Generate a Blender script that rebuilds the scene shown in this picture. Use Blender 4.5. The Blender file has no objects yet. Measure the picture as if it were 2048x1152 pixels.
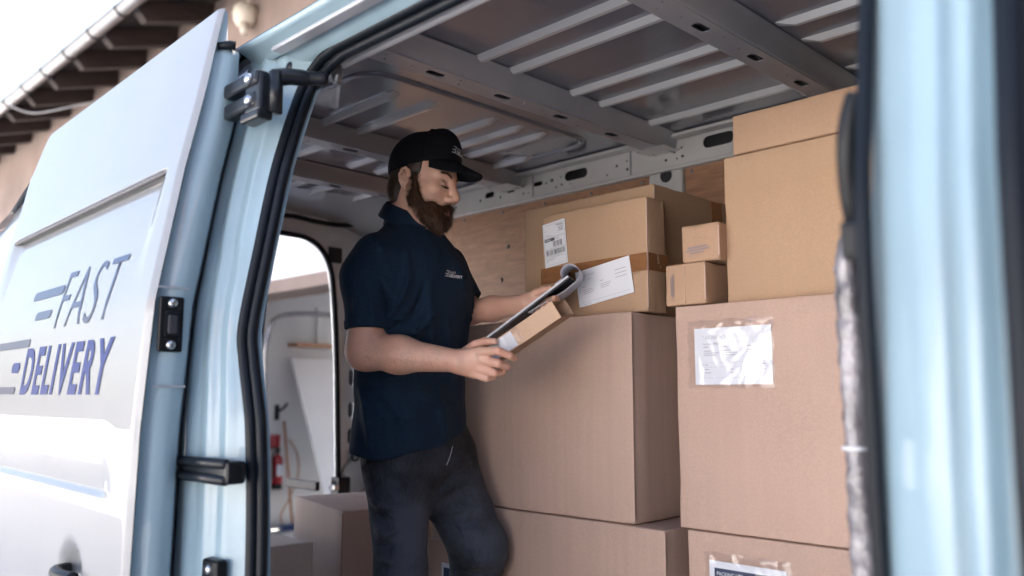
import bpy, bmesh, math, random
import numpy as np
from mathutils import Vector, Matrix
from mathutils.bvhtree import BVHTree

random.seed(7); rng = np.random.default_rng(7)
scn = bpy.context.scene
COL = scn.collection

# ------------------------------------------------------------------ camera
FPX, HOR, VPX = 1700.0, 790.0, -700.0
PITCH = math.atan((HOR-576)/FPX)
YAW = math.atan((1024-VPX)/math.hypot(FPX, HOR-576))
CAMP = np.array((0.0, -0.85, 0.97))
Fh = np.array((-math.cos(YAW), math.sin(YAW), 0)); CR = np.array((math.sin(YAW), math.cos(YAW), 0))
CF = Fh*math.cos(PITCH)+np.array((0, 0, math.sin(PITCH))); CU = -Fh*math.sin(PITCH)+np.array((0, 0, math.cos(PITCH)))
cd = bpy.data.cameras.new('camera'); cam = bpy.data.objects.new('camera', cd); COL.objects.link(cam)
cam.matrix_world = Matrix(((CR[0], CU[0], -CF[0], CAMP[0]), (CR[1], CU[1], -CF[1], CAMP[1]), (CR[2], CU[2], -CF[2], CAMP[2]), (0, 0, 0, 1)))
cd.sensor_width = 36; cd.lens = FPX/2048*36; cd.clip_start = 0.02; cd.clip_end = 500
cd.dof.use_dof = True; cd.dof.focus_distance = 2.3; cd.dof.aperture_fstop = 2.0
scn.camera = cam

# ------------------------------------------------------------------ sky and sun
SUN_DIR = Vector((-0.06, 0.71, 0.70)).normalized()          # towards the sun, behind the house
w = bpy.data.worlds.new('World'); scn.world = w; w.use_nodes = True
nt = w.node_tree; nt.nodes.clear()
sky = nt.nodes.new('ShaderNodeTexSky'); sky.sky_type = 'NISHITA'; sky.sun_disc = False
sky.sun_elevation = math.asin(SUN_DIR.z); sky.sun_rotation = math.atan2(SUN_DIR.x, SUN_DIR.y)
sky.air_density = 1.0; sky.dust_density = 5.0; sky.ozone_density = 0.6
bg = nt.nodes.new('ShaderNodeBackground'); bg.inputs[1].default_value = 0.11
wo = nt.nodes.new('ShaderNodeOutputWorld')
nt.links.new(sky.outputs[0], bg.inputs[0]); nt.links.new(bg.outputs[0], wo.inputs[0])
ld = bpy.data.lights.new('sun', 'SUN'); sun = bpy.data.objects.new('sun', ld); COL.objects.link(sun)
ld.energy = 5.0; ld.angle = math.radians(0.5); ld.color = (1.0, 0.97, 0.93)
sun.rotation_euler = SUN_DIR.to_track_quat('Z', 'Y').to_euler()
scn.view_settings.view_transform = 'Standard'; scn.view_settings.look = 'None'
scn.view_settings.exposure = 2.5; scn.view_settings.gamma = 1.0
scn.render.engine = 'CYCLES'
scn.cycles.use_denoising = True
scn.cycles.max_bounces = 10; scn.cycles.diffuse_bounces = 3; scn.cycles.glossy_bounces = 4; scn.cycles.transmission_bounces = 6
scn.cycles.transparent_max_bounces = 10
scn.cycles.sample_clamp_indirect = 6.0

# ------------------------------------------------------------------ placing helpers
def ray(u, v): return CF+CR*((u-1024)/FPX)+CU*((576-v)/FPX)
def P(u, v, d): return CAMP+ray(u, v)*d
def onx(u, v, x): r = ray(u, v); return CAMP+r*((x-CAMP[0])/r[0])
def ony(u, v, y): r = ray(u, v); return CAMP+r*((y-CAMP[1])/r[1])
def onz(u, v, z): r = ray(u, v); return CAMP+r*((z-CAMP[2])/r[2])

# ------------------------------------------------------------------ materials
M = {}
def mat(name, col, rough=0.5, metal=0.0, coat=0.0, spec=0.5, noise=None, bump=None, sss=0.0, trans=0.0, alpha=1.0, sheen=0.0, coat_rough=0.03):
    m = bpy.data.materials.new(name); m.use_nodes = True; M[name] = m
    n = m.node_tree.nodes; L = m.node_tree.links; b = n['Principled BSDF']
    b.inputs['Base Color'].default_value = (*col, 1); b.inputs['Roughness'].default_value = rough
    b.inputs['Metallic'].default_value = metal; b.inputs['Coat Weight'].default_value = coat; b.inputs['Coat Roughness'].default_value = coat_rough
    b.inputs['Specular IOR Level'].default_value = spec
    if sss: b.inputs['Subsurface Weight'].default_value = sss; b.inputs['Subsurface Radius'].default_value = (1.0, .35, .2); b.inputs['Subsurface Scale'].default_value = .006
    if trans: b.inputs['Transmission Weight'].default_value = trans
    if sheen: b.inputs['Sheen Weight'].default_value = sheen; b.inputs['Sheen Roughness'].default_value = .5
    b.inputs['Alpha'].default_value = alpha
    tc = n.new('ShaderNodeTexCoord')
    if noise:                                   # (scale, amount, detail[, stretch])
        sc, am, de = noise[:3]; st = noise[3] if len(noise) > 3 else (1, 1, 1)
        mp = n.new('ShaderNodeMapping'); mp.inputs['Scale'].default_value = st; L.new(tc.outputs['Object'], mp.inputs[0])
        t = n.new('ShaderNodeTexNoise'); t.inputs['Scale'].default_value = sc; t.inputs['Detail'].default_value = de; L.new(mp.outputs[0], t.inputs['Vector'])
        mr = n.new('ShaderNodeMapRange'); mr.inputs[1].default_value = .25; mr.inputs[2].default_value = .75
        mr.inputs[3].default_value = 1-am; mr.inputs[4].default_value = 1+am; L.new(t.outputs[0], mr.inputs[0])
        mx = n.new('ShaderNodeVectorMath'); mx.operation = 'SCALE'; mx.inputs[0].default_value = col; L.new(mr.outputs[0], mx.inputs['Scale'])
        L.new(mx.outputs[0], b.inputs['Base Color'])
    if bump:                                    # (scale, strength, distance[, stretch])
        sc, s, di = bump[:3]; st = bump[3] if len(bump) > 3 else (1, 1, 1)
        mp = n.new('ShaderNodeMapping'); mp.inputs['Scale'].default_value = st; L.new(tc.outputs['Object'], mp.inputs[0])
        t = n.new('ShaderNodeTexNoise'); t.inputs['Scale'].default_value = sc; t.inputs['Detail'].default_value = 4; L.new(mp.outputs[0], t.inputs['Vector'])
        bp = n.new('ShaderNodeBump'); bp.inputs['Strength'].default_value = s; bp.inputs['Distance'].default_value = di
        L.new(t.outputs[0], bp.inputs['Height']); L.new(bp.outputs[0], b.inputs['Normal'])
    return m

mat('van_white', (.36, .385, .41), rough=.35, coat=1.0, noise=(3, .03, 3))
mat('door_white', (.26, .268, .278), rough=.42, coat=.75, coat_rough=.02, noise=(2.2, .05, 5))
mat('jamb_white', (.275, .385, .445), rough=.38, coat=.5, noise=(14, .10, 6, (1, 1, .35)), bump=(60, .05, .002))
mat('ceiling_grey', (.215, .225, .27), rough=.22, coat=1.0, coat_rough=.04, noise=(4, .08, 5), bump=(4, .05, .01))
mat('beam_grey', (.36, .37, .405), rough=.3, coat=.5, coat_rough=.12, noise=(9, .07, 5), bump=(30, .05, .002))
mat('rib_highlight', (.70, .71, .73), rough=.2, coat=1.0, coat_rough=.06)  # whiter than the sheet the ribs are pressed from: reflected light put into colour
mat('frame_white', (.84, .86, .88), rough=.35, coat=.5, noise=(6, .05, 4))
mat('rail_white', (.66, .65, .64), rough=.36, noise=(10, .06, 5))
mat('bulkhead_grey', (.10, .10, .105), rough=.5)
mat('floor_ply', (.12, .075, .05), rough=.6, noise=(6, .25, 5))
mat('shade_grey', (.085, .08, .085), rough=.5)  # colours the painted shade along the door crease
mat('black_rubber', (.006, .009, .014), rough=.45, spec=.22)
mat('black_plastic', (.008, .009, .011), rough=.4, spec=.3)
mat('black_steel', (.009, .011, .015), rough=.3, spec=.4)
mat('cavity', (.035, .035, .04), rough=.7)
mat('steel', (.55, .55, .56), rough=.28, metal=1.0)
mat('zinc', (.30, .30, .31), rough=.34, metal=.9, noise=(6, .15, 4))
mat('letter_blue', (.002, .022, .16), rough=.35, coat=.0, coat_rough=.02, spec=.15)
mat('letter_slate', (.014, .026, .085), rough=.35, spec=.3, coat=.3, coat_rough=.02)
mat('paper', (.80, .82, .87), rough=.55)
mat('paper_roll', (.74, .75, .84), rough=.5)
mat('ink', (.10, .11, .14), rough=.6)
mat('ink_grey', (.38, .39, .44), rough=.6)
mat('ink_navy', (.03, .05, .11), rough=.5)
mat('print_blue', (.30, .235, .24), rough=.7)
mat('tape_brown', (.27, .125, .055), rough=.22, coat=.4, noise=(18, .12, 4, (1, 1, 4)), bump=(22, .35, .004, (1, 1, 5)))
mat('skin', (.72, .44, .325), rough=.42, sss=.12, noise=(26, .12, 5), bump=(240, .14, .001))
mat('lip', (.47, .20, .17), rough=.4, sss=.1)
mat('hair', (.036, .019, .011), rough=.5, noise=(60, .4, 3))
mat('beard', (.062, .029, .016), rough=.5, noise=(45, .5, 3))
mat('beard_hair', (.085, .043, .024), rough=.45, noise=(170, .8, 2))
mat('brow', (.09, .045, .025), rough=.6)
mat('polo', (.0060, .0205, .0450), rough=.85, spec=.25, sheen=.03, noise=(200, .25, 2), bump=(420, .22, .0012))
mat('cap_cloth', (.0035, .0042, .0075), rough=.85, spec=.25, noise=(200, .3, 2), bump=(500, .25, .001))
mat('white_print', (.75, .77, .8), rough=.6)
mat('seam', (.03, .035, .05), rough=.8)
mat('button', (.01, .015, .022), rough=.3)
mat('clip_dark', (.016, .018, .03), rough=.4)
mat('shoe', (.02, .02, .022), rough=.6)
mat('bubble', (.27, .25, .27), rough=.15, coat=.8, noise=(34, .85, 4, (1, 1, .35)), bump=(55, .9, .012))
mat('stucco', (.27, .207, .178), rough=.9, noise=(1.3, .2, 8), bump=(90, .3, .004))
mat('white_wall', (.80, .80, .79), rough=.8, noise=(1.5, .03, 4))
mat('brown_paint', (.07, .045, .04), rough=.7, noise=(4, .1, 4))
mat('rafter_wood', (.028, .016, .013), rough=.75, noise=(5, .35, 5, (8, 1, 8)))
mat('board_wood', (.018, .013, .012), rough=.85, noise=(5, .3, 5, (1, 7, 7)))
mat('roof_tile', (.33, .15, .10), rough=.85, noise=(6, .25, 4))
mat('ground', (.47, .455, .44), rough=.9, noise=(1.3, .12, 8), bump=(40, .4, .01))
mat('stone_wall', (.66, .655, .65), rough=.9, noise=(2.5, .12, 6))
mat('window_dark', (.03, .035, .04), rough=.08)
mat('red_paint', (.42, .012, .022), rough=.25, coat=.5)
mat('wood_handle', (.50, .27, .15), rough=.6, noise=(12, .15, 4))
mat('lamp_cream', (.66, .60, .50), rough=.4)
mat('blue_plastic', (.03, .06, .16), rough=.4)
mat('tyre', (.02, .02, .02), rough=.8)
mat('glass_dark', (.02, .025, .03), rough=.05)

def cardboard(name, col, flute=0.25):
    m = mat(name, col, rough=.82, spec=.25)
    n = m.node_tree.nodes; L = m.node_tree.links; b = n['Principled BSDF']
    tc = n.new('ShaderNodeTexCoord')
    def noise(sc, de, st=(1, 1, 1)):
        mp = n.new('ShaderNodeMapping'); mp.inputs['Scale'].default_value = st; L.new(tc.outputs['Object'], mp.inputs[0])
        t = n.new('ShaderNodeTexNoise'); t.inputs['Scale'].default_value = sc; t.inputs['Detail'].default_value = de; L.new(mp.outputs[0], t.inputs['Vector']); return t
    a = noise(2.2, 5); f = noise(260, 3); g = noise(46, 2, (1, 1, .03))
    s1 = n.new('ShaderNodeMath'); s1.operation = 'MULTIPLY_ADD'; s1.inputs[1].default_value = .42; s1.inputs[2].default_value = .62; L.new(a.outputs[0], s1.inputs[0])
    s2 = n.new('ShaderNodeMath'); s2.operation = 'MULTIPLY_ADD'; s2.inputs[1].default_value = .30; L.new(f.outputs[0], s2.inputs[0]); L.new(s1.outputs[0], s2.inputs[2])
    s3 = n.new('ShaderNodeMath'); s3.operation = 'MULTIPLY_ADD'; s3.inputs[1].default_value = flute*.4; L.new(g.outputs[0], s3.inputs[0]); L.new(s2.outputs[0], s3.inputs[2])
    mx = n.new('ShaderNodeVectorMath'); mx.operation = 'SCALE'; mx.inputs[0].default_value = col; L.new(s3.outputs[0], mx.inputs['Scale']); L.new(mx.outputs[0], b.inputs['Base Color'])
    bp = n.new('ShaderNodeBump'); bp.inputs['Strength'].default_value = flute; bp.inputs['Distance'].default_value = .0025
    L.new(g.outputs[0], bp.inputs['Height']); L.new(bp.outputs[0], b.inputs['Normal'])
    return m
cardboard('card_pink', (0.515, 0.36, 0.29), .18)
cardboard('card_tan', (0.46, 0.305, 0.2), .12)
cardboard('card_flute', (0.475, 0.335, 0.27), .38)
cardboard('card_dull', (0.52, 0.37, 0.295), .25)
cardboard('card_orange', (0.46, 0.3, 0.2), .1)
cardboard('card_pale', (0.88, 0.81, 0.73), .15)
cardboard('card_wan', (.66, .53, .455), .3)
cardboard('card_light', (0.6, 0.41, 0.285), .1)

def blotch(name, c2, sc):
    m = M[name]; n = m.node_tree.nodes; L = m.node_tree.links; b = n['Principled BSDF']; src = b.inputs['Base Color'].links[0].from_socket
    tc = n.new('ShaderNodeTexCoord'); t = n.new('ShaderNodeTexNoise'); t.inputs['Scale'].default_value = sc; t.inputs['Detail'].default_value = 5; L.new(tc.outputs['Object'], t.inputs['Vector'])
    mr = n.new('ShaderNodeMapRange'); mr.inputs[1].default_value = .42; mr.inputs[2].default_value = .68; mr.inputs[4].default_value = .75; L.new(t.outputs[0], mr.inputs[0])
    mx = n.new('ShaderNodeMix'); mx.data_type = 'RGBA'; L.new(mr.outputs[0], mx.inputs[0]); L.new(src, mx.inputs[6]); mx.inputs[7].default_value = (*c2, 1); L.new(mx.outputs[2], b.inputs['Base Color'])
blotch('skin', (.66, .345, .25), 13)
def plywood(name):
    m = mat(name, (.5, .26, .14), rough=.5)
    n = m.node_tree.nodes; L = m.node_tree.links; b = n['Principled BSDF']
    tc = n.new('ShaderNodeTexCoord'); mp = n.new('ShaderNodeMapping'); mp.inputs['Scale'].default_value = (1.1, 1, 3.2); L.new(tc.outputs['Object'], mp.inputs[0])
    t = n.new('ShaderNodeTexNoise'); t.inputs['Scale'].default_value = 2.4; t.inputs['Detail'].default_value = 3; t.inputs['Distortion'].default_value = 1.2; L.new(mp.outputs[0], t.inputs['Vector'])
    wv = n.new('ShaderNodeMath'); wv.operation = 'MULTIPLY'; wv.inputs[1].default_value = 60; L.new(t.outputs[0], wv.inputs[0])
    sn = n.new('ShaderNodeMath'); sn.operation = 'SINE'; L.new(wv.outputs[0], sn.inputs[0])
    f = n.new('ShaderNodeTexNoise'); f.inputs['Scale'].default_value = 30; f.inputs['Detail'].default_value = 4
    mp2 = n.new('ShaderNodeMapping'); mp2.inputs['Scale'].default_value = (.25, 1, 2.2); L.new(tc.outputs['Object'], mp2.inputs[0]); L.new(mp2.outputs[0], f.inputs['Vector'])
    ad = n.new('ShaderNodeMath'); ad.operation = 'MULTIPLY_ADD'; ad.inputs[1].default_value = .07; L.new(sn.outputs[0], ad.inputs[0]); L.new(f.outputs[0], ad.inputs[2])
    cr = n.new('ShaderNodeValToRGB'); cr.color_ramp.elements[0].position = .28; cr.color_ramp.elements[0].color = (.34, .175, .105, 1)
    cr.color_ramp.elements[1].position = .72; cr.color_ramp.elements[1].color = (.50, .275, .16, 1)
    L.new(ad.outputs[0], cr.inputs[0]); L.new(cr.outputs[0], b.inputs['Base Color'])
plywood('plywood')

def denim():
    m = mat('denim', (.02, .023, .03), rough=.85, sheen=.05)
    n = m.node_tree.nodes; L = m.node_tree.links; b = n['Principled BSDF']
    tc = n.new('ShaderNodeTexCoord')
    t = n.new('ShaderNodeTexNoise'); t.inputs['Scale'].default_value = 6.5; t.inputs['Detail'].default_value = 6; L.new(tc.outputs['Object'], t.inputs['Vector'])
    mp = n.new('ShaderNodeMapping'); mp.inputs['Scale'].default_value = (1, 1, .25); L.new(tc.outputs['Object'], mp.inputs[0])
    f = n.new('ShaderNodeTexNoise'); f.inputs['Scale'].default_value = 240; f.inputs['Detail'].default_value = 3; L.new(mp.outputs[0], f.inputs['Vector'])
    ad = n.new('ShaderNodeMath'); ad.operation = 'MULTIPLY_ADD'; ad.inputs[1].default_value = .35; L.new(f.outputs[0], ad.inputs[0]); L.new(t.outputs[0], ad.inputs[2])
    at = n.new('ShaderNodeAttribute'); at.attribute_name = 'fade'
    a2 = n.new('ShaderNodeMath'); a2.operation = 'MULTIPLY_ADD'; a2.inputs[1].default_value = .34; L.new(at.outputs['Fac'], a2.inputs[0]); L.new(ad.outputs[0], a2.inputs[2])
    cr = n.new('ShaderNodeValToRGB'); cr.color_ramp.elements[0].position = .62; cr.color_ramp.elements[0].color = (.0035, .004, .006, 1)
    cr.color_ramp.elements[1].position = 1.08 if False else 1.0; cr.color_ramp.elements[1].color = (.050, .062, .088, 1)
    L.new(a2.outputs[0], cr.inputs[0]); L.new(cr.outputs[0], b.inputs['Base Color'])
    bp = n.new('ShaderNodeBump'); bp.inputs['Strength'].default_value = .3; bp.inputs['Distance'].default_value = .001
    L.new(f.outputs[0], bp.inputs['Height']); L.new(bp.outputs[0], b.inputs['Normal'])
denim()

def wrinkle(name, sc, st, dist, strength=.6):       # broad cloth creases under the weave
    m = M[name]; n = m.node_tree.nodes; L = m.node_tree.links; b = n['Principled BSDF']
    tc = n.new('ShaderNodeTexCoord'); mp_ = n.new('ShaderNodeMapping'); mp_.inputs['Scale'].default_value = st; L.new(tc.outputs['Object'], mp_.inputs[0])
    t = n.new('ShaderNodeTexNoise'); t.noise_type = 'RIDGED_MULTIFRACTAL'; t.inputs['Scale'].default_value = sc; t.inputs['Detail'].default_value = 2.5; t.inputs['Distortion'].default_value = .8; L.new(mp_.outputs[0], t.inputs['Vector'])
    bp = n.new('ShaderNodeBump'); bp.inputs['Strength'].default_value = strength; bp.inputs['Distance'].default_value = dist; L.new(t.outputs[0], bp.inputs['Height'])
    old = b.inputs['Normal'].links[0].from_node; L.new(bp.outputs[0], old.inputs['Normal'])
wrinkle('polo', 4.5, (1, 1, .6), .030, .6); wrinkle('denim', 8.0, (1, 1, 1.8), .022, .7); wrinkle('skin', 26, (1, 1, 1), .0035, .3); wrinkle('cap_cloth', 10, (1, 1, 1), .003, .3)

def film_mat():                                  # clear wrinkled pouch film
    m = bpy.data.materials.new('clear_film'); m.use_nodes = True; M['clear_film'] = m
    n = m.node_tree.nodes; L = m.node_tree.links; n.clear()
    o = n.new('ShaderNodeOutputMaterial'); mix = n.new('ShaderNodeMixShader'); tr = n.new('ShaderNodeBsdfTransparent'); gl = n.new('ShaderNodeBsdfGlossy')
    tr.inputs[0].default_value = (.95, .95, .96, 1); gl.inputs['Roughness'].default_value = .12
    tc = n.new('ShaderNodeTexCoord'); t = n.new('ShaderNodeTexNoise'); t.inputs['Scale'].default_value = 9; t.inputs['Detail'].default_value = 2; t.inputs['Distortion'].default_value = .8
    L.new(tc.outputs['Object'], t.inputs['Vector'])
    bp = n.new('ShaderNodeBump'); bp.inputs['Strength'].default_value = .35; bp.inputs['Distance'].default_value = .012; L.new(t.outputs[0], bp.inputs['Height']); L.new(bp.outputs[0], gl.inputs['Normal'])
    mix.inputs[0].default_value = .075
    L.new(tr.outputs[0], mix.inputs[1]); L.new(gl.outputs[0], mix.inputs[2]); L.new(mix.outputs[0], o.inputs[0])
film_mat()

# ------------------------------------------------------------------ object helpers
def link(name, me, m=None, parent=None, smooth=False):
    o = bpy.data.objects.new(name, me); COL.objects.link(o)
    if m is not None:
        for k in (m if isinstance(m, (list, tuple)) else [m]): me.materials.append(M[k] if isinstance(k, str) else k)
    if parent is not None: o.parent = parent; o.matrix_parent_inverse = parent.matrix_world.inverted() if False else Matrix.Identity(4)
    if smooth: me.shade_smooth()
    return o
def tag(o, label, cat, group=None):
    o['label'] = label; o['category'] = cat
    if group: o['group'] = group
    return o
def empty(name, label=None, cat=None, loc=(0, 0, 0), group=None):
    o = bpy.data.objects.new(name, None); COL.objects.link(o); o.location = loc; o.empty_display_size = .1
    if label: tag(o, label, cat, group)
    return o
def mesh_np(name, V, F, m=None, parent=None, smooth=True):
    me = bpy.data.meshes.new(name)
    V = np.asarray(V, np.float32); F = np.asarray(F, np.int32)
    k = F.shape[1]
    me.vertices.add(len(V)); me.vertices.foreach_set('co', V.ravel())
    me.loops.add(F.size); me.loops.foreach_set('vertex_index', F.ravel())
    me.polygons.add(len(F)); me.polygons.foreach_set('loop_start', np.arange(0, F.size, k, dtype=np.int32)); me.polygons.foreach_set('loop_total', np.full(len(F), k, np.int32))
    me.update(calc_edges=True); me.validate()
    return link(name, me, m, parent, smooth)
def pyd(name, V, F, m=None, parent=None, smooth=False):
    me = bpy.data.meshes.new(name); me.from_pydata([tuple(map(float, v)) for v in V], [], [tuple(f) for f in F]); me.update()
    return link(name, me, m, parent, smooth)
def bm_obj(name, bm, m=None, parent=None, smooth=False):
    me = bpy.data.meshes.new(name); bm.normal_update(); bm.to_mesh(me); bm.free()
    return link(name, me, m, parent, smooth)
def bevel_bm(bm, w, seg=2):
    bmesh.ops.bevel(bm, geom=list(bm.edges), offset=w, segments=seg, profile=.6, affect='EDGES')
def box_bm(x0, x1, y0, y1, z0, z1, bev=0.0, seg=2):
    bm = bmesh.new(); bmesh.ops.create_cube(bm, size=1)
    for v in bm.verts: v.co = Vector(((x0+x1)/2+v.co.x*(x1-x0), (y0+y1)/2+v.co.y*(y1-y0), (z0+z1)/2+v.co.z*(z1-z0)))
    if bev: bevel_bm(bm, bev, seg)
    return bm
def box(name, x0, x1, y0, y1, z0, z1, m, parent=None, bev=0.0, seg=2):
    return bm_obj(name, box_bm(x0, x1, y0, y1, z0, z1, bev, seg), m, parent, smooth=False)
def frame_from(d):
    d = Vector(d).normalized(); a = Vector((0, 0, 1)) if abs(d.z) < .9 else Vector((1, 0, 0))
    s = d.cross(a).normalized(); t = s.cross(d).normalized(); return s, t
def tube_geo(pts, r, seg=12, closed=False, cap=True, sx=1.0):
    pts = [Vector(p) for p in pts]; n = len(pts); V = []; F = []
    rr = r if isinstance(r, (list, tuple)) else [r]*n
    s0 = None
    for i, p in enumerate(pts):
        if closed: d = pts[(i+1) % n]-pts[i-1]
        else: d = pts[min(i+1, n-1)]-pts[max(i-1, 0)]
        d.normalize()
        if s0 is None: s, t = frame_from(d)
        else: s = (s0-d*s0.dot(d)).normalized(); t = s.cross(d).normalized()
        s0 = s
        for k in range(seg):
            a = 2*math.pi*k/seg; V.append(p+s*(math.cos(a)*rr[i]*sx)+t*(math.sin(a)*rr[i]))
    m = n if closed else n-1
    for i in range(m):
        for k in range(seg):
            j = (i+1) % n; F.append((i*seg+k, i*seg+(k+1) % seg, j*seg+(k+1) % seg, j*seg+k))
    if cap and not closed:
        F.append(tuple(range(seg))[::-1]); F.append(tuple((n-1)*seg+k for k in range(seg)))
    return V, F
def tube(name, pts, r, m, parent=None, seg=12, closed=False, sx=1.0):
    V, F = tube_geo(pts, r, seg, closed, True, sx); return pyd(name, V, F, m, parent, True)
def smooth_path(pts, n=8):
    pts = [Vector(p) for p in pts]; out = []
    for i in range(len(pts)-1):
        p0 = pts[max(i-1, 0)]; p1 = pts[i]; p2 = pts[i+1]; p3 = pts[min(i+2, len(pts)-1)]
        for k in range(n):
            t = k/n; out.append(.5*((2*p1)+(p2-p0)*t+(2*p0-5*p1+4*p2-p3)*t*t+(3*p1-p0-3*p2+p3)*t**3))
    out.append(pts[-1]); return out
def grid_faces(nu, nv, close_u=False):
    F = []
    for i in range(nu if close_u else nu-1):
        for j in range(nv-1):
            a = i*nv+j; b = ((i+1) % nu)*nv+j; F.append((a, b, b+1, a+1))
    return F
def lathe(name, prof, m, parent=None, seg=24, loc=(0, 0, 0), axis='Z'):
    V = []
    for k in range(seg):
        a = 2*math.pi*k/seg
        for r, z in prof:
            p = (r*math.cos(a), r*math.sin(a), z) if axis == 'Z' else ((z, r*math.cos(a), r*math.sin(a)) if axis == 'X' else (r*math.cos(a), z, -r*math.sin(a)))
            V.append((p[0]+loc[0], p[1]+loc[1], p[2]+loc[2]))
    F = []
    n = len(prof)
    for k in range(seg):
        for j in range(n-1):
            a = k*n+j; b = ((k+1) % seg)*n+j; F.append((a, b, b+1, a+1))
    return pyd(name, V, F, m, parent, True)
def eval_curve_mesh(cu):
    o = bpy.data.objects.new('tmp', cu); COL.objects.link(o)
    dg = bpy.context.evaluated_depsgraph_get(); me = bpy.data.meshes.new_from_object(o.evaluated_get(dg))
    bpy.data.objects.remove(o); return me
def plate_mesh(outline, holes, thick):           # flat sheet in local XY with real holes, thickness along Z
    cu = bpy.data.curves.new('plate', 'CURVE'); cu.dimensions = '2D'; cu.fill_mode = 'BOTH'; cu.extrude = thick/2
    for pts in [outline]+holes:
        s = cu.splines.new('POLY'); s.points.add(len(pts)-1); s.use_cyclic_u = True
        for q, p in zip(s.points, pts): q.co = (p[0], p[1], 0, 1)
    return eval_curve_mesh(cu)
def oval(cx, cy, w, h, n=6):                     # stadium / rounded slot
    r = min(w, h)/2; pts = []
    dx = max(w/2-r, 0); dy = max(h/2-r, 0)
    for q, (sx, sy) in enumerate(((1, 1), (-1, 1), (-1, -1), (1, -1))):
        for k in range(n+1):
            a = math.pi/2*(q+k/n); pts.append((cx+sx*dx+r*math.cos(a), cy+sy*dy+r*math.sin(a)))
    return pts
def rect(cx, cy, w, h, rot=0):
    c, s = math.cos(rot), math.sin(rot)
    return [(cx+x*c-y*s, cy+x*s+y*c) for x, y in ((-w/2, -h/2), (w/2, -h/2), (w/2, h/2), (-w/2, h/2))]
def text_mesh(body, size=1.0, shear=0.0, offset=0.0, extrude=0.0, sx=1.0, align='LEFT', spacing=1.0):
    cu = bpy.data.curves.new('txt', 'FONT'); cu.body = body; cu.size = size; cu.shear = shear; cu.offset = offset; cu.extrude = extrude
    cu.align_x = align; cu.space_character = spacing; cu.resolution_u = 6
    me = eval_curve_mesh(cu)
    for v in me.vertices: v.co.x *= sx
    return me
def place_mesh(me, fn):
    for v in me.vertices: v.co = Vector(fn(v.co))
    me.update(); return me
def mat4(o, ex, ey, ez):
    return Matrix(((ex[0], ey[0], ez[0], o[0]), (ex[1], ey[1], ez[1], o[1]), (ex[2], ey[2], ez[2], o[2]), (0, 0, 0, 1)))
def clipmesh(me, m4): me.transform(m4); me.update(); return me

exec_parts = []
# ================================================================== SETTING
def yardsheet():
    V = [(-150, -150, -.55), (150, -150, -.55), (150, 150, -.55), (-150, 150, -.55)]
    o = pyd('ground', V, [(0, 1, 2, 3)], 'ground'); o['kind'] = 'structure'
yardsheet()

# ---- the house behind the van: wall with a garage doorway, open eave with rafters and gutter
house = empty('house', 'beige rendered house with dark open rafters and gutter behind the van', 'house', (-9, 3.5, -.55))
HO = Vector((9, -3.5, .55))
def hpart(o): o.location = HO; return o
GX0, GX1, GZ = -8.55, -4.9, 1.97
def xz_plate(me, y):                              # local XY sheet -> standing in world XZ at depth y
    return place_mesh(me, lambda c: (c.x, y+c.z, c.y))
me = plate_mesh([(-20, -.55), (7, -.55), (7, 5.62), (-20, 5.62)], [[(GX0, -.50), (GX1, -.50), (GX1, GZ), (GX0, GZ)]], .30)
hpart(link('wall', xz_plate(me, 3.65), 'stucco', house))
hpart(box('lintel', GX0-.6, GX1+.4, 3.40, 3.52, GZ, 2.10, 'stucco', house, .008))
hpart(box('white_band', GX0-.6, GX1+.4, 3.44, 3.53, 2.103, 3.3, 'white_wall', house, .005))
hpart(box('door_post', GX0-.62, GX0-.002, 3.46, 3.82, -.5, GZ-.002, 'brown_paint', house, .005))
hpart(tube('door_track', smooth_path([(GX0+.06, 3.86, -.55), (GX0+.06, 3.86, 1.0), (GX0+.06, 3.88, 1.60), (GX0+.08, 4.1, 1.86), (GX0+.08, 5.2, 1.9)], 8), .03, 'zinc', house, 10))
hpart(box('inner_wall', -9.35, -9.2, 3.82, 9.0, -.55, 2.3, 'white_wall', house))
hpart(box('inner_wall', GX1+.4, GX1+.55, 3.82, 9.0, -.55, 2.3, 'white_wall', house))
hpart(box('inner_wall', -9.2, GX1+.4, 8.9, 9.0, -.55, 5.0, 'white_wall', house))
hpart(box('inner_ceiling', -9.35, GX1+.55, 3.82, 6.6, 2.302, 2.4, 'white_wall', house))
NR = 18
for i in range(NR):
    x = -6.45-i*.985
    # rafter: bevelled bar from eave up to the wall with a cut tail
    y0, y1, z0, z1 = 2.62, 3.52, 5.20, 5.50
    V = []
    for xx in (x-.07, x+.07):
        V += [(xx, y0, z0+.04), (xx, y0+.10, z0-.06), (xx, y1, z1-.10), (xx, y1, z1+.12), (xx, y0, z0+.14)]
    F = [(0, 1, 2, 3, 4), (9, 8, 7, 6, 5)]+[(k, 5+k, 5+(k+1) % 5, (k+1) % 5) for k in range(5)]
    hpart(pyd('rafter', V, F, 'rafter_wood', house))
for k in range(5):                               # eave boards over the rafters
    y0 = 2.58+k*.19; s = (5.50-5.20)/.9
    z = 5.345+(y0-2.62)*s
    V = [(-20, y0, z), (7, y0, z), (7, y0+.185, z+.185*s), (-20, y0+.185, z+.185*s)]
    V += [(a, b, c+.02) for a, b, c in V]
    hpart(pyd('eave_board', V, [(3, 2, 1, 0), (4, 5, 6, 7), (0, 1, 5, 4), (1, 2, 6, 5), (2, 3, 7, 6), (3, 0, 4, 7)], 'board_wood', house))
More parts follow.
